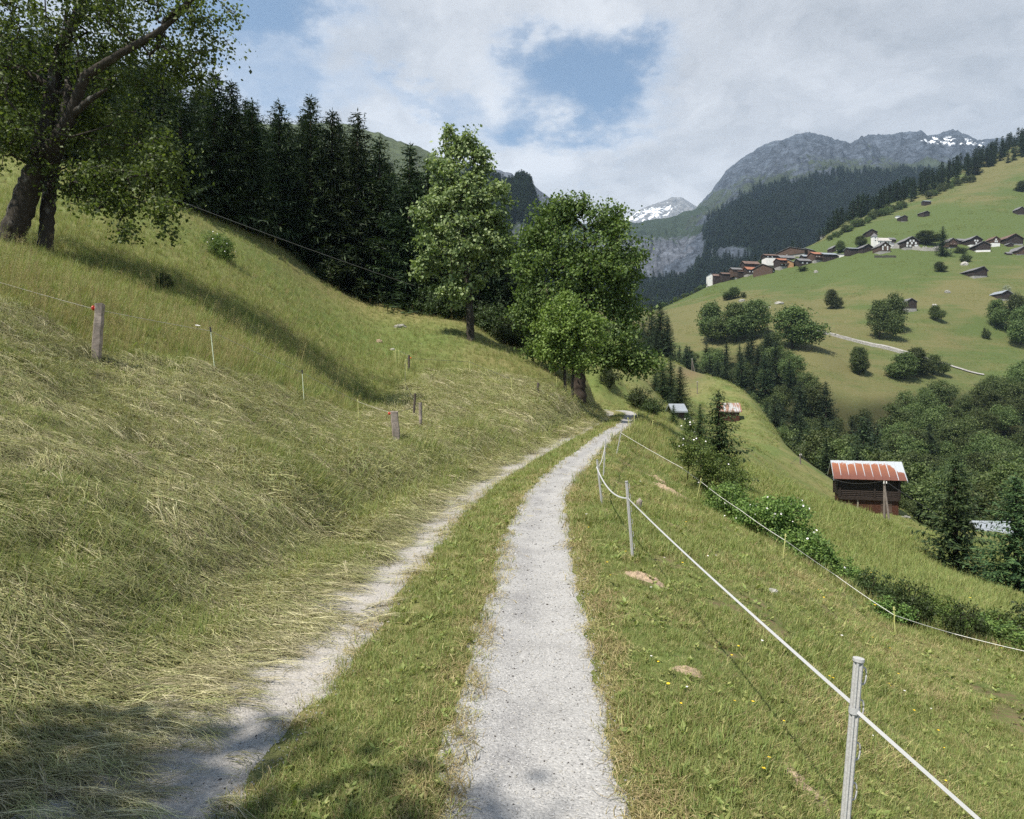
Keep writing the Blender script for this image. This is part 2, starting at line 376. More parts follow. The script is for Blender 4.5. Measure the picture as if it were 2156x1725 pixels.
_fe = np.interp(UU, [1300, 1560, 1620, 1700, 1750, 1850, 1950, 2156, 2400], [300, 215, 178, 140, 112, 97, 95, 84, 84])
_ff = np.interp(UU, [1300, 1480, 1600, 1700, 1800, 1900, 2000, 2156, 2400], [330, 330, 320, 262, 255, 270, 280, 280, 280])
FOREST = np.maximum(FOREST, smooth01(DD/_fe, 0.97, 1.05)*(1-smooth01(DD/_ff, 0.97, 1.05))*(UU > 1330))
nu, nv = len(GU), len(GV)
ii = (np.arange(nv-1)[:, None]*nu + np.arange(nu-1)[None]).ravel()
quads = np.stack([ii, ii+1, ii+1+nu, ii+nu], 1)

m_ground, g = newmat("meadow_ground")
oc = ocoord(g)
n1 = g.noise(oc, 1.4, 6, 0.65); n2 = g.noise(oc, 9.0, 5, 0.7); n3 = g.noise(oc, 0.11, 5, 0.6); n4 = g.noise(oc, 55, 3, 0.7); mpc = g.n('ShaderNodeMapping'); g.set(mpc, 0, oc); mpc.inputs['Scale'].default_value = (.02, .05, .55); n5 = g.noise(mpc.outputs[0], 1.0, 6, .7)
tex = g.math('ADD', g.math('MULTIPLY', n1, 0.42), g.math('ADD', g.math('MULTIPLY', n2, 0.38), g.math('MULTIPLY', n4, 0.24)))
green = g.ramp(tex, [(0.36, (0.060, 0.085, 0.023)), (0.52, (0.098, 0.136, 0.037)), (0.70, (0.165, 0.178, 0.062))])
dryc = g.ramp(tex, [(0.36, (0.105, 0.092, 0.036)), (0.52, (0.185, 0.160, 0.066)), (0.72, (0.30, 0.255, 0.125))])
hayc = g.ramp(tex, [(0.36, (0.050, 0.050, 0.024)), (0.52, (0.125, 0.116, 0.058)), (0.72, (0.24, 0.215, 0.12))])
dry = g.math('ADD', g.attr('dry'), g.math('ADD', g.math('MULTIPLY', g.math('SUBTRACT', n3, 0.5), 0.9), g.math('MULTIPLY', g.math('MULTIPLY', g.math('SUBTRACT', n5, .5), g.attr('far')), 1.3)), clamp=True)
c = g.mix(dry, green, dryc)
fl = g.mix(g.mr(dry, .2, .8, smooth=False), g.ramp(tex, [(0.38, (.053, .073, .023)), (.62, (.088, .114, .037))]), g.ramp(tex, [(0.36, (.074, .073, .028)), (.52, (.118, .112, .046)), (.68, (.175, .155, .074))])); c = g.mix(g.attr('far'), c, fl); c = g.mix(g.attr('mown'), c, hayc)
soilm = g.math('MULTIPLY', g.attr('soil'), g.mr(n2, 0.38, 0.56))
c = g.mix(soilm, c, g.ramp(tex, [(0.35, (0.07, 0.045, 0.028)), (0.7, (0.20, 0.135, 0.085))]))
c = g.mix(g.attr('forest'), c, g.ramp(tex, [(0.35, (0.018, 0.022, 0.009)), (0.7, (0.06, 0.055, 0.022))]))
principled(g, c, 0.9, 0.1, 0.0, bump(g, tex, 0.9, 0.06))
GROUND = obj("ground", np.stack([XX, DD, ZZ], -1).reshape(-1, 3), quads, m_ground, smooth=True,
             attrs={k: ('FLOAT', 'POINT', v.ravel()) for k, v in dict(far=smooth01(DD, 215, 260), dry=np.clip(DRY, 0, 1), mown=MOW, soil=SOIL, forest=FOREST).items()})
tag(GROUND, "sloping alpine meadow ground falling from the bank to the wooded ravine and rising to the village", "ground", kind='structure')

# ------------------------------------------------------------------ the two gravel wheel tracks
m_grav, g = newmat("pale_gravel")
oc = ocoord(g)
n1 = g.noise(oc, 2.2, 5, 0.6); n2 = g.noise(oc, 38, 4, 0.75); vo = g.n('ShaderNodeTexVoronoi'); g.set(vo, 'Vector', oc); vo.inputs['Scale'].default_value = 75
t = g.math('ADD', g.math('MULTIPLY', n1, 0.45), g.math('MULTIPLY', n2, 0.55))
c = g.ramp(t, [(0.30, (0.205, 0.197, 0.188)), (0.50, (0.310, 0.300, 0.284)), (0.72, (0.43, 0.417, 0.395))])
vc = g.n('ShaderNodeSeparateColor'); g.set(vc, 0, vo.outputs['Color'])
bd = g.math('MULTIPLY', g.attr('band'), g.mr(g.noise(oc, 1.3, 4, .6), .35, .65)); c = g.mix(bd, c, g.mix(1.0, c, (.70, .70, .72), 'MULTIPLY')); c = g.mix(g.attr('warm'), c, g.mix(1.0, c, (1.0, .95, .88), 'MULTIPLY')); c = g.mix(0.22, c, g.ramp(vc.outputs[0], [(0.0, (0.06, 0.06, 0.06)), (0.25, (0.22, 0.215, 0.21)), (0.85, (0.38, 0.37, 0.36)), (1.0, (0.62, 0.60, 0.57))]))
hh = g.math('ADD', g.math('MULTIPLY', n2, 0.6), g.math('MULTIPLY', vo.outputs['Distance'], -0.7))
principled(g, c, 0.92, 0.15, 0.0, bump(g, hh, 0.7, 0.012))
def track(name, off, hw, lab, seed):
    a = _t[(ROAD[:, 1] > 0.9)]; n = len(a)
    step = 0.04; a = np.arange(a[0], _t[-1]-0.5, step)
    C = np.stack([np.interp(a, _t, ROAD[:, k]) for k in range(3)], 1)
    T = np.stack([np.interp(a, _t, RT[:, k]) for k in range(2)], 1); N = np.stack([T[:, 1], -T[:, 0]], 1)
    e = lambda sd: hw + 0.10*fbm(a*0.55, a*0+sd, 3, seed+sd) + 0.085*fbm(a*3.3, a*0+sd, 4, seed+sd+5)
    L_, R_ = off-e(1), off+e(2); K = 15; tt = np.linspace(0, 1, K)
    S = L_[:, None]*(1-tt) + R_[:, None]*tt
    X = C[:, 0:1]+N[:, 0:1]*S; Y = C[:, 1:2]+N[:, 1:2]*S
    Z = ground(X, Y) + 0.006 - 0.03*(np.minimum(tt, 1-tt) < 0.01)
    i = (np.arange(len(a)-1)[:, None]*K + np.arange(K-1)[None]).ravel()
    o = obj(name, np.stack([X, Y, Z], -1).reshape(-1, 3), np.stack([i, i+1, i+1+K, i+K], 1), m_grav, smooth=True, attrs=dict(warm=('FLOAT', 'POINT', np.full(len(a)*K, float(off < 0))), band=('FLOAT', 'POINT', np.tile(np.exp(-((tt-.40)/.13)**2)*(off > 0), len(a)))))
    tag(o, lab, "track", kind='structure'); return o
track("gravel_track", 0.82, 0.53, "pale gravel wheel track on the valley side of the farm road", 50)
track("gravel_track", -1.02, 0.56, "narrower gravel wheel track partly covered in hay beside the mown bank", 60)
# ------------------------------------------------------------------ mountains round the valley
def rockmat(name, rock, turf, snow=0.0, turf_z=(0, 1), sc=1.0, forest=None, turf_amt=0.5, cloudy=1.0):
    m, g = newmat(name); oc = ocoord(g)
    mp = g.n('ShaderNodeMapping'); g.set(mp, 0, oc); mp.inputs['Scale'].default_value = (1, 1, 2.2)
    n1 = g.noise(mp.outputs[0], 0.006*sc, 8, 0.66); n2 = g.noise(oc, 0.022*sc, 7, 0.7, 0.5)
    st = g.noise(mp.outputs[0], 0.05*sc, 5, 0.75)
    rk = g.ramp(g.math('ADD', g.math('MULTIPLY', n2, 0.6), g.math('MULTIPLY', st, 0.4)), [(0.37, tuple(0.30*x for x in rock)), (0.50, tuple(0.85*x for x in rock)), (0.66, tuple(1.9*x for x in rock))])
    geo = g.n('ShaderNodeNewGeometry'); sp = g.n('ShaderNodeSeparateXYZ'); g.set(sp, 0, geo.outputs['Normal'])
    tf = g.math('ADD', g.math('MULTIPLY', g.attr('turf'), 1.0), g.math('MULTIPLY', g.math('SUBTRACT', n1, 0.5), 2.6))
    tf = g.math('ADD', tf, g.math('MULTIPLY', g.math('SUBTRACT', n2, 0.5), 1.5))
    c = g.mix(g.mr(tf, 0.35, 0.65), rk, g.mix(g.mr(n2, 0.35, 0.65), turf, tuple(1.6*x for x in turf)))
    fo = g.math('ADD', g.attr('wood'), g.math('MULTIPLY', g.math('SUBTRACT', n2, 0.5), 0.9))
    c = g.mix(g.mr(fo, 0.4, 0.6), c, (0.012, 0.020, 0.012))
    if snow:
        sn = g.math('ADD', g.math('MULTIPLY', g.attr('snow'), snow), g.math('ADD', g.math('MULTIPLY', g.math('SUBTRACT', n1, 0.5), 3.0), g.math('MULTIPLY', g.math('SUBTRACT', n2, 0.5), 2.4)))
        c = g.mix(g.mr(sn, 0.80, 0.92), c, (0.80, 0.82, 0.85))
    principled(g, c, 0.95, 0.08, 0.0, bump(g, g.math('ADD', n2, g.math('MULTIPLY', st, 0.4)), 1.0, 14/sc)); return m
MTS = {}
def mountain(name, lab, prof, base, dr, db, mat, amp=0.06, du=4.0, nw=110, power=1.0, turf=None, wood=None, snow=None, seed=0, ramp=0.0, gully=0.0):
    """ridge outline by bearing at distance dr, foot of the slope at distance db; the back falls away again"""
    prof = np.array(prof, float); base = np.array(base, float)
    u = np.arange(prof[0, 0], prof[-1, 0]+0.1, du); w = np.concatenate([np.linspace(0, 1, nw), [1.06, 1.15, 1.3]])
    U, Wd = np.meshgrid(u, w)
    drv = np.interp(u, *np.array(dr, float).T) if np.ndim(dr) else np.full(len(u), dr)
    dbv = np.interp(u, *np.array(db, float).T) if np.ndim(db) else np.full(len(u), db)
    D = dbv[None]*(1-Wd) + drv[None]*Wd
    zt = (CY-np.interp(u, prof[:, 0], prof[:, 1]))/F*drv; zb = (CY-np.interp(u, base[:, 0], base[:, 1]))/F*dbv
    wc = np.minimum(Wd, 1)
    z = zb[None] + (zt-zb)[None]*wc**power
    z = z - np.maximum(Wd-1, 0)*(zt-zb)[None]*1.6
    X = (U-CX)/F*D; H = (zt-zb).mean()
    env = (0.12+np.sin(np.pi*np.clip(wc, 0, 1))**0.7)*amp*H
    k = 5.0/H
    z = z + env*(fbm(X*k, D*k, 6, seed, 0.55, True) - 0.1)
    if gully: z = z + gully*H*np.sin(np.pi*wc)*fbm(U*0.03, wc*1.2, 4, seed+9, 0.55, True)
    pj = 0.010*H*fbm(u*0.05, u*0, 5, seed+3, 0.6)*1.6
    z = z + pj[None]*wc**6
    PYp = CY-F*z/D
    f = lambda fn: np.clip(fn(U, PYp, wc), 0, 1) if fn else np.zeros_like(U)
    nu = len(u); i = (np.arange(len(w)-1)[:, None]*nu + np.arange(nu-1)[None]).ravel()
    o = obj(name, np.stack([X, D, z], -1).reshape(-1, 3), np.stack([i, i+1, i+1+nu, i+nu], 1), mat, smooth=True,
            attrs=dict(turf=('FLOAT', 'POINT', f(turf).ravel()), wood=('FLOAT', 'POINT', f(wood).ravel()), snow=('FLOAT', 'POINT', f(snow).ravel())))
    tag(o, lab, "mountain", kind='structure')
    MTS[lab] = dict(u=u, w=w, X=X, D=D, Z=z, PY=PYp, wood=f(wood), W=wc)
    return o
ip = lambda xs, ys: (lambda U: np.interp(U, xs, ys))
tl = ip([1440, 1500, 1560, 1650, 1760, 1900, 2100], [490, 440, 410, 388, 368, 366, 370])
tl2 = lambda U, P, w: np.clip(0.5+(P-tl(U))/26.0, 0, 1)
m1 = rockmat("grey_rock_with_turf", (0.070, 0.082, 0.102), (0.036, 0.045, 0.030), snow=1.0, turf_amt=.4)
cliff_holes = lambda U, P: 0.75*np.exp(-(((U-1420)/60)**2+((P-545)/28)**2)) + 0.8*np.exp(-(((U-1545)/60)**2+((P-535)/22)**2)) + 0.9*np.exp(-(((U-1500)/40)**2+((P-432)/22)**2)) + 0.8*np.exp(-(((U-1690)/9)**2+((P-437)/10)**2)) + 1.2*np.exp(-(((U-1440)/35)**2+((P-490)/35)**2))
mountain("mountain", "broad grey mountain with a rounded rocky top above the village forest",
         [(1330, 640), (1380, 560), (1430, 490), (1470, 436), (1500, 402), (1530, 362), (1580, 322), (1640, 295), (1690, 283), (1725, 281), (1745, 294), (1765, 300), (1790, 304), (1815, 295), (1835, 288),
          (1885, 285), (1910, 283), (1938, 277), (1955, 287), (1985, 285), (2008, 278), (2030, 284), (2055, 297), (2110, 296), (2200, 300), (2320, 300)],
         [(1330, 690), (1450, 670), (1600, 610), (1800, 500), (2320, 420)], 3600, [(1330, 1250), (1600, 1350), (2000, 1700), (2320, 1800)], m1, amp=0.075, du=3.0, nw=170, power=0.92, gully=0.025, seed=5,
         turf=lambda U, P, w: 0.02+0.62*np.exp(-((P-(tl(U)-14))/30)**2)+0.3*w*(P < 330)*0, wood=lambda U, P, w: tl2(U, P, w)-cliff_holes(U, P)-.50*smooth01(U, 1530, 1430)*smooth01(P, 612, 585),
         snow=lambda U, P, w: 0.74*np.exp(-(((U-1960)/120)**2+((P-300)/13)**2)) + 0.40*np.exp(-(((U-1690)/60)**2+((P-296)/8)**2)) + 0.34*np.exp(-(((U-2040)/60)**2+((P-303)/10)**2)))
m2 = rockmat("snowy_rock", (0.17, 0.165, 0.16), (0.05, 0.055, 0.04), snow=1.0)
mountain("mountain", "distant snow streaked peak in the gap of the valley",
         [(1200, 500), (1270, 482), (1310, 461), (1330, 452), (1352, 438), (1385, 426), (1405, 423), (1415, 415), (1432, 417), (1445, 424), (1458, 431), (1475, 440), (1520, 470), (1600, 500)],
         [(1200, 560), (1600, 560)], 6800, 5200, m2, amp=0.09, du=2.0, nw=90, seed=23, gully=0.05,
         snow=lambda U, P, w: 0.95*np.exp(-(((U-1372-(P-450)*-1.2)/48)**2+((P-448)/20)**2)) + 0.35*np.exp(-(((U-1448)/16)**2+((P-432)/8)**2))+0.7*np.exp(-(((U-1322)/22)**2+((P-462)/7)**2)))
m3 = rockmat("grey_cliff_rock", (0.098, 0.106, 0.124), (0.024, 0.034, 0.021), sc=1.6)
mountain("cliff", "grey rock wall with a green shelf on top closing the valley",
         [(1120, 470), (1250, 472), (1310, 466), (1345, 468), (1390, 462), (1440, 448), (1475, 434), (1520, 440), (1620, 470)],
         [(1120, 660), (1330, 690), (1620, 690)], 2700, [(1120, 1800), (1330, 1500), (1620, 1400)], m3, amp=0.05, du=3.0, nw=140, power=1.0, seed=41, gully=0.09,
         turf=lambda U, P, w: 1.3*smooth01(P, 512, 482)+0.15, wood=lambda U, P, w: np.clip(0.5+(P-(585-(U-1340)*0.05))/22, 0, 1) - 0.4*np.exp(-(((U-1440)/50)**2+((P-600)/20)**2)))
m4 = rockmat("green_alp", (0.12, 0.12, 0.115), (0.060, 0.072, 0.034))
mountain("hill", "smooth green alp showing between the spruce tops",
         [(-500, 300), (200, 280), (450, 264), (600, 260), (700, 262), (745, 265), (800, 282), (860, 303), (905, 320), (960, 345), (1020, 362), (1060, 392), (1110, 440), (1170, 520), (1230, 620)],
         [(-500, 500), (600, 560), (1230, 720)], 1500, 700, m4, amp=0.03, du=8.0, nw=70, seed=51, turf=lambda U, P, w: 1.0+0*U, wood=lambda U, P, w: 0.2+0*U)
mountain("mountain", "bare grey rock crest beyond the round trees",
         [(980, 340), (1030, 360), (1048, 358), (1075, 364), (1092, 378), (1115, 384), (1135, 398), (1152, 412), (1165, 424), (1200, 450), (1260, 520)],
         [(980, 520), (1260, 620)], 2600, 1700, m3, amp=0.07, du=3.0, nw=80, seed=61, turf=lambda U, P, w: 0.2+(P-425)/60)
mountain("cliff", "wooded rock spur dropping behind the ash tree",
         [(960, 360), (1040, 385), (1060, 392), (1078, 390), (1090, 384), (1112, 383), (1122, 400), (1130, 430), (1150, 470), (1175, 520), (1200, 580), (1230, 640)],
         [(960, 620), (1230, 740)], 1250, 820, m3, amp=0.06, du=3.0, nw=90, seed=71, gully=0.06,
         turf=lambda U, P, w: 0.55+0*U, wood=lambda U, P, w: 0.75-1.0*np.exp(-(((U-1098)/30)**2+((P-500)/28)**2))-0.5*np.exp(-(((U-1060)/30)**2+((P-395)/12)**2)))
# ------------------------------------------------------------------ tree materials
m_bark, g = newmat("grey_bark"); oc = ocoord(g)
n1 = g.noise(oc, 2.2, 5, 0.65); mp = g.n('ShaderNodeMapping'); g.set(mp, 0, oc); mp.inputs['Scale'].default_value = (9, 9, 2.5)
n2 = g.noise(mp.outputs[0], 1.6, 5, 0.7)
c = g.mix(g.mr(n1, 0.56, 0.70), g.ramp(n2, [(0.3, (0.020, 0.017, 0.013)), (0.7, (0.065, 0.055, 0.043))]), (0.135, 0.13, 0.115))
principled(g, c, 0.9, 0.15, 0.0, bump(g, n2, 1.0, 0.05))
m_dkbark = plain("dark_bark", (0.045, 0.035, 0.028), 0.9, 0.1, var=0.5, scale=4)
m_maple = foliage("maple_leaves", [(0.0287, 0.0394, 0.0099), (0.0556, 0.0753, 0.0179), (0.1057, 0.1299, 0.0323)], 0.36, clump=0.7)
m_shade = foliage("dark_leaves", [(0.0454, 0.0784, 0.0206), (0.0825, 0.1320, 0.0330), (0.1486, 0.2063, 0.0578)], 0.30, clump=0.6)
m_bright = foliage("bright_leaves", [(0.0751, 0.1337, 0.0271), (0.1420, 0.2255, 0.0502), (0.2297, 0.3238, 0.0877)], 0.36, clump=0.8)
m_ash = foliage("ash_leaves", [(0.0784, 0.1348, 0.0393), (0.1594, 0.2401, 0.0833), (0.3921, 0.4901, 0.2401)], 0.30, clump=0.9)
m_spruce = foliage("spruce_needles", [(0.0138, 0.0258, 0.0121), (0.0258, 0.0432, 0.0190), (0.0518, 0.0778, 0.0311)], 0.10, 0.6, 0.2, clump=0.9)
m_lspruce = foliage("young_spruce_needles", [(0.0211, 0.0423, 0.0181), (0.0407, 0.0723, 0.0270), (0.0828, 0.1235, 0.0423)], 0.14, 0.6, 0.2, clump=0.9)
m_ravine = foliage("ravine_leaves", [(0.0343, 0.0530, 0.0172), (0.0655, 0.0936, 0.0281), (0.1217, 0.1529, 0.0499)], 0.25, treevar=0.42, clump=0.25)
m_rose = foliage("rose_leaves", [(0.0463, 0.0827, 0.0231), (0.0959, 0.1521, 0.0363), (0.1736, 0.2397, 0.0595)], 0.30, clump=1.5)
m_petal = plain("white_petals", (0.80, 0.76, 0.74), 0.6, 0.2, var=0.05)

def kites(P, T, N, l, w, fold=0.0):
    """leaf-shaped quads: root P, axis T, face normal N"""
    T = T/(np.linalg.norm(T, axis=1)[:, None]+1e-9); S = np.cross(T, N); S /= np.linalg.norm(S, axis=1)[:, None]+1e-9
    Nn = np.cross(S, T); l = np.broadcast_to(l, len(P))[:, None]; w = np.broadcast_to(w, len(P))[:, None]
    m = P + T*l*0.45 + Nn*l*fold
    V = np.stack([P, m+S*w/2, P+T*l, m-S*w/2], 1).reshape(-1, 3)
    return V, np.arange(len(V)).reshape(-1, 4)
def unit(v): return v/(np.linalg.norm(v, axis=-1)[..., None]+1e-9)

def limb_tree(rng, stem, blobs, n_cl, clump_r, n_leaf, leaf, r_tip=0.012, shell=0.35, up=0.55, sides=5, minw=0.6, stems=None):
    """stem: polyline (x,y,z,r); blobs: crown volumes (cx,cy,cz,rx,ry,rz,share). returns wood MB, leaf V, leaf F"""
    wood = MB(); stems = stems or [stem]
    nodes = []; par = []; rad = []
    for st in stems:
        st = np.array(st, float); tt = np.linspace(0, len(st)-1, 8*len(st))
        pts = np.stack([np.interp(tt, np.arange(len(st)), st[:, k]) for k in range(4)], 1)
        pts[1:-1, :3] += 0.05*pts[1:-1, 3:4]*rng.normal(size=(len(pts)-2, 3))
        wood.tube(pts[:, :3], pts[:, 3]*(1+0.05*rng.normal(size=len(pts))), 9)
        b = len(nodes)
        for i, p in enumerate(pts): nodes.append(p[:3]); par.append(b+i-1 if i else -1); rad.append(p[3])
    n_tr = len(nodes)
    bl = np.array(blobs, float); share = bl[:, 6]/bl[:, 6].sum()
    k = rng.choice(len(bl), n_cl, p=share); dirs = unit(rng.normal(size=(n_cl, 3))); rr = rng.random(n_cl)**shell
    C = bl[k, :3] + dirs*rr[:, None]*bl[k, 3:6]*(1+0.10*rng.normal(size=(n_cl, 1)))
    T0 = np.array(nodes); order = np.argsort([np.min(np.linalg.norm(T0-c, axis=1)) for c in C])
    load = {}
    Nd = np.zeros((n_tr + n_cl*3, 3)); Nd[:n_tr] = T0; cnt = n_tr; trz = T0[int(n_tr*0.30)][2]
    for ci in order:
        c = C[ci]; d = c-Nd[:cnt]; cost = np.linalg.norm(d, axis=1) + 0.7*np.maximum(0, -d[:, 2]) + (np.arange(cnt) < n_tr)*np.maximum(0, trz-Nd[:cnt, 2])*1.5
        j = int(cost.argmin()); a = Nd[j]; L = np.linalg.norm(c-a); prev = j
        for f in (0.4, 0.75, 1.0):
            p = a+(c-a)*f + (rng.normal(size=3)*0.08*L + np.array([0, 0, 0.10*L*math.sin(f*3.14)]))*(f < 1)
            Nd[cnt] = p; par.append(prev); prev = cnt; cnt += 1
    ld = np.zeros(cnt)
    for i in range(cnt-1, -1, -1):
        if i >= n_tr and ld[i] == 0: ld[i] = 1
        if par[i] >= 0: ld[par[i]] += ld[i] if i >= n_tr else 0
    for i in range(n_tr, cnt):
        a, b = Nd[par[i]], Nd[i]; r1 = r_tip*ld[i]**0.48; r0 = r_tip*(ld[par[i]] if par[i] >= n_tr else ld[i]*1.5)**0.48
        wood.tube(np.array([a, b]), np.array([r0, r1]), sides, cap=False)
    n = n_cl*n_leaf
    cl = np.repeat(np.arange(n_cl), n_leaf); size = rng.uniform(minw, 1.3, n_cl)[cl]
    # leaves sit along the last twig and around its tip
    tip = C[cl]; back = Nd[np.array([par[n_tr+3*i+2] for i in range(n_cl)])]
    inv = np.argsort(order); back = back[inv[cl]]
    f = rng.random(n)**0.6
    P = back*(1-f)[:, None]+tip*f[:, None] + rng.normal(size=(n, 3))*clump_r*size[:, None]*np.array([1, 1, 0.72])
    cen = bl[k, :3][cl]; out = unit(P-cen)
    N = unit(rng.normal(size=(n, 3)) + up*np.array([0, 0, 1.0]) + 0.55*out)
    T = unit(np.cross(N, rng.normal(size=(n, 3))) + np.array([0, 0, -0.25]))
    l = leaf*rng.uniform(0.6, 1.35, n)
    V, Fq = kites(P, T, N, l, l*0.72, 0.06)
    return wood, V, Fq

def tree(name, lab, cat, base, wood, LV, LF, mleaf, mwood, group=None, rz=0):
    o = empty(name, base, rz); tag(o, lab, cat, group)
    wood.build('trunk', mwood, o, smooth=True)
    obj('crown', LV, LF, mleaf, o); return o

# ---- the big old maple on the left, two leaning stems, drawn from its own outline
DT = 20.0
_b = hit(62, 528, 15); DT = _b[1]
def lp(px, py, dd=0.0): return P3(px, py, DT+dd)-_b
pxm = F/DT                                               # outline units per metre at that distance
def st(*q): return [tuple(lp(a, b, dd))+(w/2/pxm,) for a, b, w, dd in q]
rng = np.random.default_rng(11)
stems = [st((2, 556, 54, 0), (16, 520, 48, 0), (36, 470, 46, 0), (60, 400, 45, 0), (86, 330, 40, 0), (102, 260, 31, 0.2), (112, 180, 28, 0.3), (128, 100, 22, 0.5), (175, 10, 20, 0.8), (215, -90, 14, 1)),
         st((98, 335, 34, 0), (145, 250, 22, -0.6), (180, 160, 18, -1.0), (250, 115, 14, -1.3), (330, 70, 12, -1.5), (390, 20, 9, -1.6), (430, -30, 5, -1.7)),
         st((93, 545, 34, 0.4), (99, 470, 28, 0.5), (104, 400, 28, 0.8), (118, 320, 30, 1.4), (130, 240, 24, 1.6), (120, 150, 18, 2)),
         st((150, 245, 16, -0.6), (190, 210, 12, -1.0), (225, 188, 5, -1.3)),
         st((112, 185, 18, 0.3), (50, 150, 14, 0.3), (-20, 130, 10, 0.3), (-120, 60, 6, 0))]
def blob(px, py, rx, ry, dd, rd, share): return tuple(lp(px, py, dd))+(rx/pxm, rd, ry/pxm, share)
blobs = [blob(90, 60, 190, 120, 0, 3.6, 1.5), blob(300, 40, 130, 80, -0.5, 2.2, 0.55), blob(430, 40, 85, 62, -1, 1.4, 0.26), blob(385, 140, 60, 45, -0.6, 1.2, 0.22), blob(250, 180, 130, 90, 1.0, 2.2, 0.55),
         blob(210, 300, 120, 70, 0.8, 2.0, 0.62), blob(245, 385, 44, 30, -1.0, 1.2, 0.20), blob(325, 370, 42, 36, -1.2, 1.1, 0.22), blob(300, 425, 48, 24, -1.3, 1.1, 0.18), blob(225, 440, 52, 16, -1.3, 1.0, 0.12), blob(350, 440, 30, 26, -1.5, 0.8, 0.12), blob(268, 495, 20, 26, -1.5, 0.5, 0.06), blob(352, 482, 18, 14, -1.5, .4, .035), blob(190, 400, 40, 18, -.6, .9, .09), blob(355, 340, 40, 50, -0.6, 0.9, 0.16),
         blob(20, 290, 60, 70, -1.5, 1.6, 0.42), blob(0, 190, 90, 70, -0.6, 2.4, 0.5), blob(-150, 120, 200, 150, 0, 4, 1.3), blob(170, 400, 60, 40, 0.5, 1.2, 0.12), blob(120, -150, 260, 150, 0, 4.0, 1.2)]
wood, LV, LF = limb_tree(rng, None, blobs, 900, 0.27, 48, 0.122, 0.011, 0.42, 0.5, 5, 0.5, stems)
tree("maple_tree", "big old maple with two leaning pale barked stems on the upper left meadow", "tree", _b, wood, LV, LF, m_maple, m_bark)

def simple_tree(rng, h, blobs, n_cl, clump_r, n_leaf, leaf, r0, lean=0.0, **kw):
    z = np.linspace(-0.4, h*0.8, 6); w = np.cumsum(rng.normal(size=(6, 2))*0.02*h, 0)*np.linspace(0, 1, 6)[:, None]
    stem = np.stack([w[:, 0]+lean*z, w[:, 1], z, r0*np.linspace(1.15, 0.18, 6)], 1)
    return limb_tree(rng, stem, blobs, n_cl, clump_r, n_leaf, leaf, **kw)

# ---- the ash by the forest edge
b = hit(991, 717, 38); dA = b[1]; s = dA/F                        # metres per outline unit there
def bl2(b, px, py, rx, ry, dd, rd, share):
    d = b[1]; return ((px-CX)/F*d-b[0], dd, (CY-py)/F*d-b[2], rx*d/F, rd, ry*d/F, share)
rng = np.random.default_rng(21)
A = lambda *q: bl2(b, *q)
blobs = [A(945, 290, 14, 30, 0, 0.5, .05), A(975, 305, 30, 36, 0, 0.9, .10), A(1010, 345, 30, 40, 0, 0.9, .11), A(930, 350, 30, 35, 0, 1, .10), A(960, 410, 62, 60, 0, 1.8, .26), A(1030, 440, 45, 60, 0, 1.6, .2),
         A(905, 460, 42, 50, 0, 1.6, .17), A(960, 520, 85, 70, 0, 2.6, .34), A(1045, 530, 40, 55, 0, 1.5, .16), A(890, 560, 28, 30, 0, 1.2, .06), A(960, 600, 60, 45, 0, 1.8, .14), A(1000, 470, 80, 90, 0, 2.4, .25)]
hA = 450*s
z = np.linspace(-0.5, hA*0.9, 9)
stem = np.stack([(-22*s)*np.sin(np.linspace(0, 1.4, 9))*np.linspace(0, 1, 9)-0.02*z, 0*z, z, 0.30*np.linspace(1.1, 0.10, 9)], 1)
wood, LV, LF = limb_tree(rng, stem, blobs, 560, 0.25, 34, 0.27, 0.014, 0.5, 0.6, 5, 0.55)
tree("ash_tree", "tall slender ash with pale leaf clusters at the dark spruce edge", "tree", b, wood, LV, LF, m_ash, m_bark)

# ---- the big round maple over the bend and the bright small tree in front of it
b = hit(1217, 835, 44); B = lambda *q: bl2(b, *q)
rng = np.random.default_rng(31)
blobs = [B(1165, 450, 48, 38, .5, 1.5, .12), B(1205, 440, 40, 30, 0, 1.3, .10), B(1275, 470, 52, 42, 0, 1.6, .16), B(1180, 530, 72, 70, .5, 2.4, .34), B(1285, 550, 72, 75, -.5, 2.4, .36), B(1335, 560, 30, 42, 0, 1.1, .08),
         B(1230, 620, 95, 75, 0, 2.8, .42), B(1310, 660, 45, 60, -.3, 1.6, .18), B(1290, 740, 62, 40, 0, 2.0, .2), B(1130, 640, 38, 55, .5, 1.4, .16), B(1345, 765, 45, 28, -.4, 1.2, .12), B(1235, 740, 60, 50, .6, 1.6, .12), B(1115, 560, 34, 44, .5, 1.2, .10), B(1120, 490, 30, 34, .5, 1.0, .08), B(1108, 650, 30, 50, .5, 1.2, .10), B(1140, 720, 40, 40, .6, 1.4, .12)]
hB = 410*b[1]/F
stem = np.array([(0, 0, -0.5, .62), (0.05, 0, 1.2, .46), (0.1, 0, 3, .40), (0.3, 0, 5.5, .30), (0.4, 0, 8, .2), (0.5, 0, 11, .1)])
wood, LV, LF = limb_tree(rng, stem, blobs, 900, 0.34, 44, 0.215, 0.012, 0.45, 0.6, 5, 0.55)
tree("maple_tree", "large round crowned maple overhanging the road at the bend", "tree", b, wood, LV, LF, m_shade, m_dkbark)
b = gpt(1195, 41.5); B = lambda *q: bl2(b, *q)
rng = np.random.default_rng(41)
blobs = [B(1190, 645, 38, 34, 0, 1.0, .15), B(1180, 690, 62, 46, 0, 1.6, .34), B(1220, 710, 52, 50, 0, 1.5, .3), B(1160, 735, 45, 34, 0, 1.2, .18), B(1205, 760, 50, 28, 0, 1.2, .16), B(1245, 680, 28, 24, 0, .8, .08)]
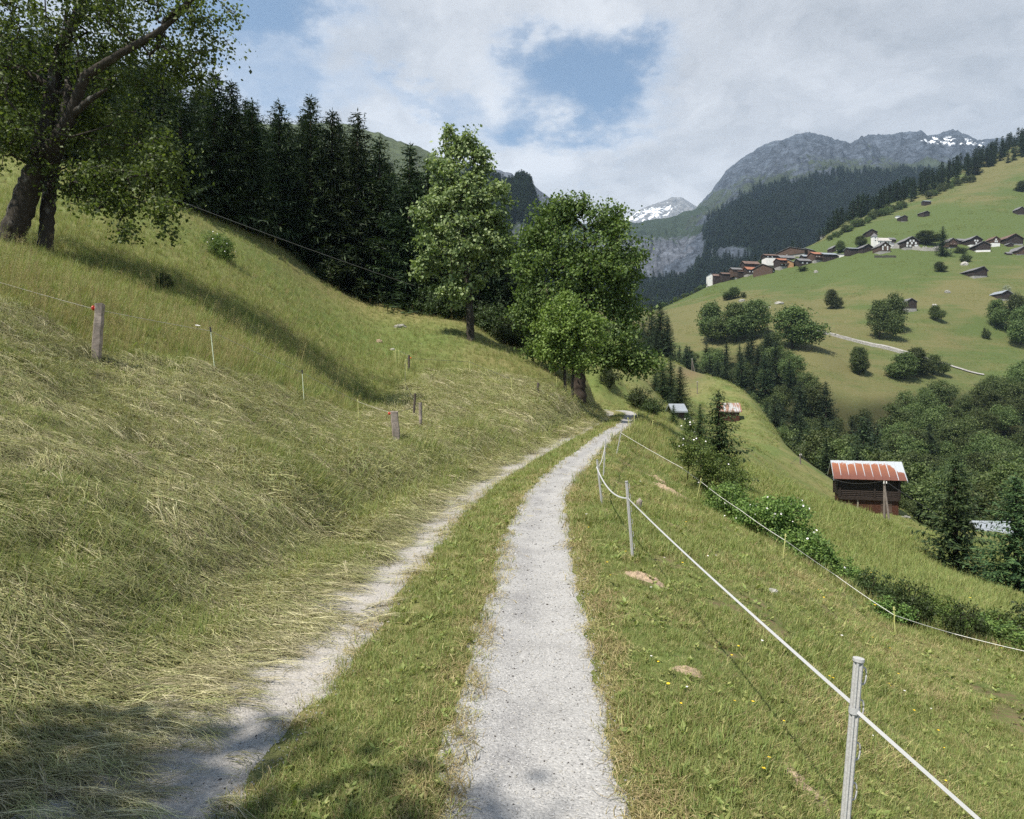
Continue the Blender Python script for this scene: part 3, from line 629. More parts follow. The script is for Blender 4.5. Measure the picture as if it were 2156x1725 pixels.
stems2 = [[(-.1, 0, -0.4, .13), (-.15, 0, 1, .10), (-.2, 0, 2.5, .07), (-.2, 0, 4.6, .03)], [(.25, .1, -0.4, .12), (.3, .1, 1, .09), (.4, 0, 2.6, .06), (.5, 0, 4, .03)]]
wood, LV, LF = limb_tree(rng, None, blobs, 330, 0.24, 44, 0.16, 0.010, 0.5, 0.6, 5, 0.55, stems2)
tree("young_maple", "small bright green two stemmed maple on the road bank before the big round one", "tree", b, wood, LV, LF, m_bright, m_bark)

# ---- spruces
def spruce(rng, h, r, gap=0.34, nb=7, seg=6, spray=0.42, sparse=0.0, droop=1.0, bottom=0.03, wid=0.30, drop=True):
    Pl, Tl, Nl, ll = [], [], [], []; wood = MB()
    wood.tube(np.array([(0, 0, -0.6), (0, 0, h*0.5), (0, 0, h*0.99)]), np.array([0.018*h+0.03, 0.010*h+.02, 0.008]), 7)
    zz = bottom*h + 0.1
    while zz < h*0.985:
        t = zz/h; L = r*(1-t)**0.74*rng.uniform(0.86, 1.12) + 0.10*h/12
        n = max(4, int(nb*(0.65+0.5*(1-t)))); a0 = rng.random()*6.28
        for i in range(n):
            if rng.random() < sparse: continue
            a = a0 + 6.283*i/n + rng.normal()*0.22; Lb = L*rng.uniform(0.70, 1.18)
            dr = np.array([math.cos(a), math.sin(a), 0]); sd = np.array([-dr[1], dr[0], 0])
            k = max(2, int(round(seg*(Lb/r)**0.7))); f = np.linspace(0.12, 1.0, k)
            dz = Lb*droop*((t-0.72)*0.85*f + 0.30*f**2.2*(1-t*0.5))
            pts = np.array([0, 0, zz+rng.normal()*0.25*gap]) + dr[None]*(Lb*f)[:, None]; pts[:, 2] += dz
            m = 4 if drop else 3
            for q in range(m):
                sg = (-1, 1, 0, 0)[q]
                tl_ = dr*0.75 + sd*sg*rng.uniform(0.55, 1.0) + np.array([0, 0, -0.18]) if q < 2 else (dr*1.0+np.array([0, 0, 0.02]) if q == 2 else dr*0.25+np.array([0, 0, -0.9]))
                T = np.broadcast_to(tl_, (k, 3)) + rng.normal(size=(k, 3))*0.22
                Nn = np.broadcast_to(np.array([0, 0, 1.0]) if q < 3 else sd, (k, 3)) + rng.normal(size=(k, 3))*0.35
                Pl.append(pts + rng.normal(size=(k, 3))*0.04); Tl.append(T); Nl.append(Nn)
                ll.append(spray*(0.55+0.55*(Lb/r))*(1.12-0.5*f)*rng.uniform(0.7, 1.3, k))
        zz += gap*rng.uniform(0.8, 1.2)*(1-0.35*t)
    k = 8; Pl.append(np.array([0, 0, h*0.95])+np.linspace(0, h*0.05, k)[:, None]*np.array([0, 0, 1.0])); Tl.append(unit(rng.normal(size=(k, 3))+np.array([0, 0, 1.6]))); Nl.append(rng.normal(size=(k, 3))); ll.append(np.full(k, spray*0.5))
    P = np.concatenate(Pl); l = np.concatenate(ll)
    V, Fq = kites(P, np.concatenate(Tl), np.concatenate(Nl), l, l*wid, -0.05)
    return wood, V, Fq
def protos(n, name, make, mleaf, mwood, lab=None):
    """kinds of tree, each a thing with trunk and crown at scale one metre = one metre; kept off the scene until copied"""
    out = []
    for i in range(n):
        wood, V, Fq = make(np.random.default_rng(100+i*17+hash(name) % 1 + len(name)))
        out.append((wood.mesh('trunk', mwood, smooth=True), mesh('crown', V, Fq, mleaf)))
    return out
def plant(name, lab, cat, group, pro, loc, sc, rz, scz=None):
    o = empty(name, loc, rz); o.scale = (sc, sc, scz or sc); tag(o, lab, cat, group)
    for me, nm in zip(pro, ('trunk', 'crown')): link(bpy.data.objects.new(nm, me), o)
    return o
def joined(pro, name):
    """small far version: trunk and crown in one mesh"""
    a, b = pro; n1 = len(a.vertices)
    va = np.empty(n1*3, np.float32); a.vertices.foreach_get('co', va); vb = np.empty(len(b.vertices)*3, np.float32); b.vertices.foreach_get('co', vb)
    fa = [list(p.vertices) for p in a.polygons if len(p.vertices) == 4]; fb = np.arange(len(b.vertices)).reshape(-1, 4)
    return mesh(name, np.concatenate([va.reshape(-1, 3), vb.reshape(-1, 3)]), np.concatenate([np.array(fa), fb+n1]), [a.materials[0], b.materials[0]], mi=np.concatenate([np.zeros(len(fa)), np.ones(len(fb))]))

SPR = protos(4, "forest", lambda r: spruce(r, 13, 3.3, 0.46, 9, 9, 0.72, 0.05, 1.15, wid=.25), m_spruce, m_dkbark)
top_px = [-600, -100, 0, 200, 350, 450, 520, 560, 600, 660, 720, 755, 800, 860, 900, 960, 1010, 1080, 1150]
top_py = [20, 20, 30, 60, 110, 165, 195, 205, 203, 208, 240, 228, 285, 300, 335, 400, 430, 505, 570]
rng = np.random.default_rng(51); placed = []
cand = [(px, 0.0) for px in (452, 486, 532, 590, 655, 700, 752, 800, 858, 900, 940, 1010, 1070)]
for px, extra in cand:
    placed.append((px+rng.normal()*3, dE(px)*1.03+rng.random()*1.5, 1))
tries = 0
while len(placed) < 140 and tries < 6000:
    tries += 1
    px = rng.uniform(-260, 1140); d = dE(px)*1.02 + 34*rng.random()**1.5
    x = (px-CX)/F*d
    if all((x-(q[0]-CX)/F*q[1])**2+(d-q[1])**2 > 2.2**2 for q in placed): placed.append((px, d, 0))
for i, (px, d, main) in enumerate(placed):
    p = gpt(px, d); tz = (CY-np.interp(px, top_px, top_py))/F*d
    h = tz-p[2] - (0 if main else (rng.random()**0.6*0.30+0.02)*(tz-p[2])) + rng.normal()*0.25
    h = float(np.clip(h, 5.5, 17)); sc = h/13.0
    plant("spruce_tree", "dark spruce packed in the dense forest edge above the left meadow", "spruce", "spruces of the forest beside the left meadow", SPR[i % 4], p, sc*rng.uniform(1.0, 1.25)*(0.8+0.2/sc), rng.random()*6.28, sc)
# skirts of young growth where forest meets meadow
m_dkleaf = foliage('deep_leaves', [(.016, .028, .008), (.032, .050, .014), (.06, .085, .026)], .25, clump=.8)
BSH = protos(3, "bush", lambda r: simple_tree(r, 1.6, [(0, 0, .75, 1.0, 1.0, .75, 1), (.5, .2, .6, .6, .6, .5, .4), (-.5, -.1, .55, .6, .6, .5, .4), (.3, .3, 1.15, .35, .35, .35, .2)], 110, .13, 28, .095, .05, r_tip=.006, shell=.4), m_dkleaf, m_dkbark)
BSHB = [(a, mesh('crown', *(lambda me: (np.array([v.co[:] for v in me.vertices]), np.arange(len(me.vertices)).reshape(-1, 4)))(b_), m_rose)) for a, b_ in BSH[:1]]
for i, (px, d, s) in enumerate([(690, 60, 1.0), (760, 61.5, .8), (905, 58.5, 1.1), (935, 57.5, 1.3), (1040, 57, 1.2), (1062, 56, 1.0), (1095, 57, 1.4), (1125, 58, 1.6), (960, 57.5, .9), (1015, 58, 1.0), (1150, 60, 1.6), (540, 56.5, .8)]):
    plant("shrub", "dark leafy shrub at the foot of the spruce forest edge", "shrub", "shrubs along the forest foot", BSH[i % 3], gpt(px, d), s*1.25, i*1.3, s*1.45)
plant("shrub", "small shrub on the meadow below the white flowering one", "shrub", None, BSH[2], hit(345, 612, 18), 0.26, 0.4, .38)

# ---- trees right of the bend, shrubs on the shoulder
for px, py, dm, s, sz, lab in [(1284, 838, 66, 1.35, 1.7, "rounded grey green bush just past the road bend"), (1345, 850, 64, 1.5, 1.5, "low spreading bush right of the road bend"), (1375, 868, 60, 1.4, 1.2, "low bush on the road shoulder below the two spruces")]:
    plant("shrub", lab, "shrub", None, BSH[0 if px < 1300 else 1], gpt(px, dm+6), s, 1.0, sz)
SPY = protos(3, "young", lambda r: spruce(r, 6, 1.75, 0.22, 9, 7, 0.36, 0.05, 0.8), m_lspruce, m_dkbark)
def spruce_at(px, pyb, pyt, d, pro, lab, group=None, wid=1.0, ground_it=True):
    p = gpt(px, d) if ground_it else P3(px, pyb, d)
    h = (CY-pyt)/F*d-p[2]; hh = 13.0 if pro in SPR else 6.0
    return plant("spruce_tree", lab, "spruce", group, pro, p, h/hh*wid, px*0.37, h/hh)
spruce_at(1513, 950, 822, 34, SPY[0], "young spruce behind the wild roses in front of the rusty shed", None, 1.3)
spruce_at(1568, 1000, 905, 0+36, SPY[1], "little spruce tip behind the second rose bush", None, 0.9) if False else None
spruce_at(2012, 1230, 955, 43, SPY[1], "single mid green spruce on the slope right of the barn", None, 1.2)
spruce_at(2140, 1260, 1000, 36, SPY[2], "dark spruce cut by the right edge of the view", None, 1.3)
for px, t, d, w in [(1372, 640, 235, 1.0), (1390, 634, 230, 1.1), (1406, 665, 232, 0.9), (1382, 690, 222, 1.0)]:
    spruce_at(px, 0, t, d, SPR[px % 4], "very dark tall spruce in the clump behind the road bend", "dark spruce clump behind the bend", w)
for px, t, d, w in [(1395, 752, 118, 1.1), (1412, 748, 120, 1.0), (1432, 772, 112, 1.2), (1380, 765, 124, 1.0)]:
    spruce_at(px, 0, t, d, SPR[px % 4], "mid sized spruce left of the brown burnt meadow patch", "spruces left of the burnt patch", w)
for px, t, d, w in [(1418, 852, 62, 1.3), (1447, 868, 58, 1.3), (1474, 850, 60, 1.1)]:
    spruce_at(px, 0, t, d, SPY[px % 3], "small spruce thicket tree by the pale hut roof", "small spruces by the pale hut roof", w)

# ---- wild rose hedge below the road
def rose(b, blobs, lab, ncl, seed, flowers, canes=9):
    rng = np.random.default_rng(seed); R = lambda *q: bl2(b, *q)
    stems = []
    bl_ = [R(*q) for q in blobs]
    for i in range(canes):
        c = bl_[i % len(bl_)]; stems.append([(c[0]*.6+rng.normal()*.2, c[1]*.6+rng.normal()*.2, c[2]-c[5]-.5, .018), (c[0]*.8, c[1], c[2]-c[5]*.4, .013), (c[0]+rng.normal()*.3, c[1]+rng.normal()*.3, c[2]+c[5]*.3, .006)])
    wood, V, Fq = limb_tree(rng, None, bl_, ncl, .105, 42, .062, .004, .42, .5, 4, .5, stems)
    o = empty("wild_rose", b); tag(o, lab, "rose bush")
    wood.build("stem", m_dkbark, o); obj("crown", V, Fq, m_rose, o)
    arr = np.array(bl_); k = rng.choice(len(arr), flowers); dirs = unit(rng.normal(size=(flowers, 3))+np.array([0, -.7, .7]))
    P = arr[k, :3]+dirs*arr[k, 3:6]*1.06
    mb = MB()
    for p, dd in zip(P, dirs):
        N = unit(dd+rng.normal(size=3)*.3); a = unit(np.cross(N, [0, 0, 1.0])); bb = np.cross(N, a)
        th = np.arange(5)*1.2566+rng.random()
        T = np.cos(th)[:, None]*a+np.sin(th)[:, None]*bb; Vk, Fk = kites(np.repeat(p[None], 5, 0), T+.25*N, np.repeat(N[None], 5, 0), .032, .034)
        mb.add(Vk, Fk)
    mb.build("blossom", m_petal, o); return o
b1 = gpt(1492, 24.5)
rose(b1, [(1470, 950, 42, 32, 0, .9, .3), (1500, 985, 55, 36, 0, 1.0, .4), (1445, 960, 24, 24, .2, .5, .1), (1520, 1030, 50, 40, -.2, 1.0, .4), (1480, 1040, 35, 30, 0, .8, .2), (1455, 895, 12, 14, .4, .3, .05), (1440, 925, 30, 26, .3, .6, .15), (1545, 1010, 34, 34, 0, .8, .2), (1545, 1085, 42, 34, -.5, .8, .3)], "tallest wild rose bush with white flowers below the young spruce", 420, 61, 44)
bw = hit(465, 548, 30)
rose(bw, [(464, 522, 27, 24, 0, .8, .5), (446, 500, 20, 14, .3, .6, .2), (478, 535, 18, 14, 0, .5, .2)], "rounded shrub with white blossom alone on the upper left meadow crest", 190, 66, 16)
bq = gpt(1548, 20.6)
rose(bq, [(1530, 1050, 40, 34, 0, .7, .4), (1560, 1085, 36, 30, 0, .6, .3), (1515, 1075, 26, 26, 0, .5, .2), (1590, 1110, 24, 22, 0, .4, .15)], "dense rose bush filling the hedge between the tallest and the middle one", 300, 65, 10)
b2 = gpt(1640, 18.5)
rose(b2, [(1625, 1075, 40, 30, 0, .6, .3), (1665, 1075, 34, 28, 0, .6, .3), (1645, 1120, 50, 34, 0, .7, .35), (1585, 1090, 26, 34, .5, .6, .2), (1690, 1130, 26, 30, -.2, .5, .15), (1560, 1120, 26, 24, .8, .5, .15)], "middle wild rose bush topped with white flowers beside the rope", 360, 62, 34)
b3 = gpt(1722, 16.8)
rose(b3, [(1715, 1165, 40, 34, 0, .55, .4), (1690, 1150, 26, 28, .2, .45, .2), (1745, 1205, 26, 30, -.2, .45, .2), (1705, 1205, 30, 24, 0, .4, .15)], "lowest wild rose bush at the end of the hedge", 220, 63, 12)
for i, (px, d, s, sz) in enumerate([(1790, 16.3, .40, .36), (1835, 16, .45, .42), (1885, 15.8, .36, .34), (1935, 15.4, .45, .42), (1985, 15.2, .42, .34), (2040, 15, .48, .40), (2095, 14.8, .52, .44), (2150, 14.6, .52, .46), (2205, 14.4, .5, .4), (1860, 17, .4, .3), (2010, 16.2, .45, .34), (1772, 16.6, .5, .5), (1812, 16.4, .42, .44), (1908, 15.9, .48, .5), (1960, 15.6, .4, .5), (2062, 15.1, .5, .46), (2120, 14.9, .46, .5), (2180, 14.7, .5, .5), (1752, 17, .5, .5)]):
    plant("hedge_shrub", "low leafy shrub in the overgrown strip along the lower rope", "shrub", "low shrubs along the lower rope", BSHB[0] if i % 4 != 1 else BSH[i % 3], gpt(px+(i*37 % 23)-11, (d-1.5*(px > 1800))*(1+.05*math.sin(i*2.3))), s*(.75+.5*((i*7) % 5)/4), i*1.1, sz*(.55+.6*((i*3) % 4)/3))

# ---- ravine woodland: every tree one object
def broad(r, h=10, wide=.36, dens=1.0):
    bl_ = [(0, 0, h*.58, h*wide*.9, h*wide*.9, h*.36, 1.0)] + [(math.cos(a)*h*wide*.5, math.sin(a)*h*wide*.5, h*(.40+.3*r.random()), h*wide*.55, h*wide*.55, h*.2, .35) for a in r.random(5)*6.28] + [(r.normal()*.6, r.normal()*.6, h*.86, h*wide*.5, h*wide*.5, h*.14, .3)]
    return simple_tree(r, h, bl_, int(300*dens), h*.044, 28, h*.029, h*.02, r_tip=h*.0012, shell=.33, sides=3)
BRD = [joined(p, "ravine_tree") for p in protos(5, "broadl", lambda r: broad(r, 10, r.uniform(.30, .42)), m_ravine, m_dkbark)]
OVAL = [joined(p, "meadow_tree") for p in protos(3, "ovaltree", lambda r: simple_tree(r, 10, [(0, 0, 5.2, 3.0, 3.0, 4.3, 1), (r.normal(), r.normal(), 3.6, 2.9, 2.9, 2.6, .7), (0, 0, 7.8, 2.0, 2.0, 2.0, .4)], 520, .42, 22, .34, .2, r_tip=.011, shell=.28, sides=3), m_ravine, m_dkbark)]
FSP = [joined(p, "ravine_spruce") for p in protos(3, "farspruce", lambda r: spruce(r, 13, 3.6, .55, 7, 6, .9, .06, wid=.32), m_spruce, m_dkbark)]
FBH = [joined(p, "meadow_bush") for p in BSH]
def single(name, me, loc, sc, scz, rz, lab, cat, group):
    o = link(bpy.data.objects.new(name, me)); o.location = tuple(loc); o.scale = (sc, sc, scz); o.rotation_euler = (0, 0, rz); return tag(o, lab, cat, group)
for px, t, d, w in [(1048, 455, 66, 1.2), (1078, 500, 70, 1.3), (1105, 545, 68, 1.3), (1062, 560, 63, 1.3), (1092, 600, 64, 1.3), (1128, 610, 70, 1.4)]:
    spruce_at(px, 0, t, d, SPR[px % 4], 'dark spruce filling the gap between the ash and the round maple', 'spruces between the ash and the round maple', w)
rng = np.random.default_rng(71); got = []
tries = 0
while len(got) < 298 and tries < 9000:
    tries += 1
    px = rng.uniform(1335, 2290); d0 = np.interp(px, [1300, 1560, 1620, 1700, 1750, 1850, 1950, 2156, 2400], [300, 226, 186, 148, 118, 103, 102, 90, 90]); d1 = np.interp(px, [1300, 1480, 1600, 1700, 1760, 1850, 1950, 2050, 2156, 2400], [330, 335, 318, 262, 240, 238, 262, 270, 285, 285])
    d = d0+(d1-d0)*rng.random()**1.15; x = (px-CX)/F*d
    sp = (1350 < px < 1850 and rng.random() < .42) or rng.random() < .05
    r_ = 2.8 if sp else 3.4
    r_ *= 0.8+d/330
    if any((x-q[0])**2+(d-q[1])**2 < (r_+q[2])**2*.36 for q in got): continue
    got.append((x, d, r_)); p = gpt(px, d); edge = min(1.0, .5+(d-d0)/18.0)
    if sp:
        h = rng.uniform(12, 20)*edge; single("ravine_spruce", FSP[len(got) % 3], p-np.array([0, 0, .5]), h/13*1.1, h/13, rng.random()*6, "dark spruce standing in the ravine woodland below the far meadow", "spruce", "spruces in the ravine woodland")
    else:
        h = rng.uniform(8.5, 14.5)*edge; single("ravine_tree", BRD[len(got) % 5], p-np.array([0, 0, .6]), h/10*rng.uniform(1.0, 1.35), h/10, rng.random()*6, "green broadleaf tree in the packed ravine woodland", "tree", "broadleaf trees in the ravine woodland")
# trees standing alone on the far slope: bearing, foot, top, width
far = [(1751, 652, 611, 26, 'oval', "egg shaped tree alone in the middle of the far meadow"), (1851, 716, 634, 44, 'oval', "left tree of the tall pair on the far meadow"), (1884, 702, 622, 46, 'oval', "right taller tree of the pair on the far meadow"),
       (1969, 676, 644, 24, 'oval', "small cone shaped tree right of the stone based hut"), (2098, 690, 634, 36, 'oval', "oval tree near the right edge below the hut with white shrub"), (2140, 705, 622, 46, 'oval', "big rounded tree cut by the right edge on the far meadow"),
       (2150, 728, 650, 46, 'oval', "lower dark tree at the right edge of the far meadow"), (2076, 715, 690, 20, 'bush', "sparse grey bush on the far meadow near its right edge"), (1668, 735, 648, 84, 'oval', "widest round dark tree at the edge of the far meadow"),
       (1590, 715, 635, 62, 'oval', "domed tree left of the widest round tree"), (1550, 720, 640, 60, 'oval', "middle tree of the dark domed row at the ravine edge"), (1497, 720, 640, 56, 'oval', "leftmost domed tree of the dark row at the ravine edge"), (1625, 760, 705, 48, 'oval', "paler tree in front of the widest round tree"),
       (1808, 790, 732, 38, 'oval', "lone tree below the stone lined track"), (1905, 800, 745, 52, 'oval', "broad tree beside the stone lined track"), (1930, 795, 735, 44, 'oval', "paler tree standing over the stone lined track"), (1966, 790, 748, 30, 'oval', "narrow tree next to the stone lined track"),
       (1985, 540, 478, 26, 'spruce', "lone dark spruce between the village houses"), (1948, 516, 487, 42, 'oval', "round green tree beside the big many windowed house"), (1793, 536, 522, 22, 'bush', "bush among the roofs left of the church"), (1769, 534, 508, 20, 'oval', "tree in front of the village barns left of the church"), (1812, 521, 498, 24, 'oval', "light green tree left of the church tower"),
       (2033, 553, 533, 26, 'bush', "bush on the pale boulder below the village"), (1977, 574, 553, 20, 'oval', "small dark tree in the dip below the village"), (1545, 630, 606, 26, 'oval', "small tree on the rocky ledge of the far meadow"), (1530, 632, 620, 20, 'bush', "scrubby bush left on the rocky ledge"), (1565, 628, 615, 18, 'bush', "scrubby bush right on the rocky ledge"),
       (2120, 620, 600, 20, 'white', "white flowering shrub behind the right hand hut"), (2152, 405, 382, 22, 'oval', "lone tree high on the far meadow at the right edge"), (1690, 572, 562, 30, 'bush', "rocky thicket below the lower village houses"), (1862, 532, 517, 18, 'white', "pale blossoming shrub beside the house with stone base"), (2022, 535, 520, 30, 'bush', "garden shrubs under the right village houses")]
for i, (px, pb, pt, w, k, lab) in enumerate(far):
    p = hit(px, pb, 236 if pb > 700 else 290); d = p[1]; h = (pb-pt)/F*d; wd = w/F*d
    if k == 'oval': single("meadow_tree", OVAL[i % 3], p, wd/6.3, h/9.6, i*1.7, lab, "tree", "single trees on the far slope")
    elif k == 'spruce': single("meadow_spruce", FSP[0], p, wd/5.0, h/13, 1.0, lab, "spruce", None)
    elif k == 'white': single("blossom_shrub", FBW, p, wd/2.4, h/1.6, i, lab, "shrub", "shrubs on the far slope") if (globals().get('FBW') or globals().update(FBW=mesh("blossom_shrub", *(lambda me: (np.array([v.co[:] for v in me.vertices]), np.array([list(q.vertices) for q in me.polygons])))(FBH[0]), foliage("pale_blossom", [(.10, .13, .06), (.25, .27, .17), (.42, .42, .32)], .2))) or True) else None
    else: single("meadow_bush", FBH[i % 3], p, wd/2.4, h/1.6, i*2.1, lab, "shrub", "shrubs on the far slope")
# row of leafy bushes on the far ridge left of the village and along the upper wood edge
rng = np.random.default_rng(81)
rows = [([1335, 1400, 1450, 1500], [655, 632, 606, 586], 20, 10), ([1500, 1560, 1600], [575, 553, 548], 14, 14), ([1745, 1800, 1850, 1905], [507, 480, 458, 437], 34, 15), ([1955, 2000, 2050], [417, 398, 380], 15, 15)]
for xs, ys, n, hpx in rows:
    for px in np.linspace(xs[0], xs[-1], n):
        py = np.interp(px, xs, ys)+rng.uniform(-2, 4); p = hit(px, py, 400); h = hpx*rng.uniform(.7, 1.3)/F*p[1]
        single("ridge_tree", BRD[rng.integers(5)], p-np.array([0, 0, h*.15]), h/10*1.15, h/10*1.1, rng.random()*6, "leafy tree in the band along the upper edge of the far meadow", "tree", "leafy trees along the far meadow edge")
# conifers on the village ridge and the upper forest
FAR = [joined(p, "forest_spruce") for p in protos(3, "distsp", lambda r: spruce(r, 13, 2.5, .9, 5, 3, 1.35, .05, wid=.42, drop=False), m_spruce, m_dkbark)]
def farspr(px, d, h, lab, grp): 
    p = gpt(px, d); return single("forest_spruce", FAR[rng.integers(3)], p-np.array([0, 0, .6]), h/13*1.15, h/13, rng.random()*6, lab, "spruce", grp)
for px, d, hp in [(1510, 575, 22), (1525, 580, 30), (1538, 583, 26), (1550, 590, 24), (1562, 590, 30), (1575, 600, 34), (1590, 610, 32), (1603, 612, 26), (1617, 620, 26), (1632, 625, 24), (1655, 640, 22), (1668, 640, 28), (1684, 645, 20), (1726, 660, 26), (1640, 640, 20), (1733, 665, 24)]:
    farspr(px, d, hp/F*d, "dark spruce in the line on the ridge above the lower houses", "spruces on the ridge above the lower houses")
n = 0; pts = []
while n < 290:
    px = rng.uniform(1742, 2230); e = float(np.interp(px, [1742, 1800, 1850, 1900, 1950, 2000, 2080, 2156, 2230], [690, 672, 682, 700, 718, 742, 775, 800, 820]))
    d = e + 260*rng.random()**1.3; x = (px-CX)/F*d
    if any((x-a)**2+(d-b_)**2 < 20 for a, b_ in pts): continue
    pts.append((x, d)); n += 1
    farspr(px, d, rng.uniform(14, 24), "spruce in the dark forest above the village meadow", "spruces of the forest above the village")

# ---- ground and a tree behind the viewpoint, whose shade falls on the track
yy = np.linspace(-16, 0.95, 34); xx = np.linspace(-22, 16, 77); Xb, Yb = np.meshgrid(xx, yy)
Zb = -1.82 + 0.5*np.maximum(0, -Xb-2.7) - 0.33*np.maximum(0, Xb-1.2) + 0.05*fbm(Xb*.9, Yb*.9, 3, 3)
i = (np.arange(33)[:, None]*77+np.arange(76)[None]).ravel()
tag(obj("ground", np.stack([Xb, Yb, Zb], -1).reshape(-1, 3), np.stack([i, i+1, i+78, i+77], 1), m_ground, smooth=True), "bank and track behind the viewpoint", "ground", kind='structure')
rng = np.random.default_rng(91)
bl_ = [(0, 0, 8, 3.0, 2.6, 2.4, 1), (1.6, .6, 7, 1.8, 1.6, 1.3, .4), (-1.5, -.5, 7.2, 1.8, 1.6, 1.4, .4), (.6, .9, 9.6, 1.5, 1.5, 1.2, .25)]
wood, LV, LF = simple_tree(rng, 9, bl_, 420, .27, 40, .19, .24, r_tip=.011, shell=.42)
tree("roadside_maple", "maple on the bank behind the viewpoint shading the near track", "tree", np.array([-7.7, -3.5, .55]), wood, LV, LF, m_maple, m_bark)
# ------------------------------------------------------------------ fences
m_post = plain("weathered_post_wood", (0.23, 0.195, 0.165), 0.85, 0.15, var=0.45, scale=14)
m_dpost = plain("dark_post_wood", (0.085, 0.07, 0.058), 0.85, 0.15, var=0.45, scale=14)
m_rodw = plain("pale_green_plastic", (0.55, 0.62, 0.44), 0.5, 0.4, var=0.1)
m_rody = plain("yellow_plastic_rod", (0.44, 0.44, 0.17), 0.5, 0.4, var=0.12)
m_red = plain("red_plastic", (0.55, 0.05, 0.03), 0.45, 0.4, var=0.1)
m_orange = plain("orange_plastic", (0.75, 0.16, 0.03), 0.45, 0.4, var=0.1)
m_black = plain("black_plastic", (0.03, 0.03, 0.032), 0.5, 0.4, var=0.2)
m_blue = plain("blue_paint", (0.05, 0.10, 0.35), 0.5, 0.4, var=0.2)
m_rope = plain("fence_rope", (0.62, 0.60, 0.54), 0.8, 0.15, var=0.15, scale=40)
m_wire = plain("dull_wire", (0.10, 0.098, 0.09), 0.6, 0.3, 0.3, var=0.1)
m_oldrope = plain('weathered_rope', (.36, .34, .29), .8, .15, var=.15, scale=40)
m_cable = plain("black_cable", (0.06, 0.06, 0.06), 0.7, 0.2, var=0.1)
m_tape, g = newmat("woven_fence_tape")
u_ = g.attr("across"); wv = g.math('FRACT', g.math('MULTIPLY', u_, 5.0))
c = g.mix(g.mr(wv, 0.10, 0.26), (0.20, 0.20, 0.20), (0.40, 0.40, 0.395)); principled(g, c, 0.6, 0.3)
m_grey, g = newmat("grey_plastic_post"); oc = ocoord(g); n = g.noise(oc, 160, 3, 0.8)
principled(g, g.ramp(n, [(0.3, (0.26, 0.255, 0.245)), (0.7, (0.46, 0.455, 0.44))]), 0.65, 0.25)

def wood_post(pb, pt, dm, w_px, lab, mat, square=True, fitting=None, group=None, d=None):
    b = hit(pb[0], pb[1], dm); dd = b[1]; t = P3(pt[0], pt[1], dd)
    o = empty("fence_post", b); tag(o, lab, "fence post", group)
    ax = t-b; Lh = np.linalg.norm(ax); hw = w_px/F*dd/2; mb = MB()
    rng = np.random.default_rng(int(pb[0])); n = 7 if square else 9
    z = np.linspace(-0.12, 1, 8); prof = []
    th = np.array([.785, 2.356, 3.927, 5.498]) if square else np.linspace(0, 6.283, n, endpoint=False)
    if square: th = np.sort(np.concatenate([th-.12, th+.12]))
    Vs = []
    for k in z:
        r = hw*(1.36 if square else 1.0)*(1+.05*rng.normal()); c = ax*k+np.array([rng.normal(), rng.normal(), 0])*hw*.06
        Vs.append(np.stack([c[0]+r*np.cos(th+.25), c[1]+r*np.sin(th+.25), np.full(len(th), c[2])], 1))
    Vs[-1][:, 2] += rng.normal(size=len(th))*hw*.12
    m = len(th); V = np.concatenate(Vs); i = np.arange(7)[:, None]*m; j = np.arange(m)[None]; j2 = (j+1) % m
    Fq = np.stack([i+j, i+j2, i+m+j2, i+m+j], -1).reshape(-1, 4)
    mb.add(V, [Fq, (np.arange(m)+7*m)[None]]); mb.build("post", mat, o)
    if fitting:
        at = ax*fitting[0]; m2, sx_ = fitting[1], fitting[2]
        f = MB(); q = np.linspace(0, 1, 9)
        f.tube(at+np.stack([sx_*(hw+.075*q), -.02*q, 0*q], 1), .012+.022*np.sin(q*9.4)**2, 8)
        f.tube(at+np.stack([np.full(14, sx_*(hw+.05)), .035*np.cos(np.linspace(0, 6.28, 14)), .035*np.sin(np.linspace(0, 6.28, 14))], 1), .011, 6)
        f.build("insulator", m2, o)
    return o, b, t
def rod(pb, pt, dm, mat, lab, cap=None, thick=0.009, group="thin plastic fence rods", clips=2):
    b = hit(pb[0], pb[1], dm); t = P3(pt[0], pt[1], b[1]); o = empty("fence_rod", b); tag(o, lab, "fence rod", group)
    ax = t-b; r = max(thick, b[1]*0.00042); MB().tube(np.array([-.15*ax, .5*ax, ax]), r, 7).build("rod", mat, o)
    c = MB(); c.tube(np.array([ax*.93, ax*1.03]), r*1.9, 7)
    for f in (.93, .72): c.tube(np.array([ax*f, ax*f+np.array([r*2, -r*1.5, 0]), ax*f+np.array([r*2, -r*1.5, r*2.5])]), r*.7, 5)
    c.build("clip", cap or mat, o); return b, t
def rope(name, pts, sag, rad, mat, lab, cat, twist=False):
    pts = [np.asarray(p, float) for p in pts]; out = []
    for a, b in zip(pts[:-1], pts[1:]):
        n = max(8, int(np.linalg.norm(b-a)/.6)); n = min(n, 60); f = np.linspace(0, 1, n, endpoint=False)[:, None]
        L_ = np.linalg.norm(b-a); out.append(a+(b-a)*f + np.array([0, 0, -1.0])*4*f*(1-f)*sag*L_)
    P = np.vstack(out+[pts[-1][None]])
    r = np.maximum(rad, np.linalg.norm(P, axis=1)*(.00013 if 'cable' in name else .00022)) if twist is False else rad
    o = MB().tube(P, r, 6).build(name, mat); return tag(o, lab, cat)

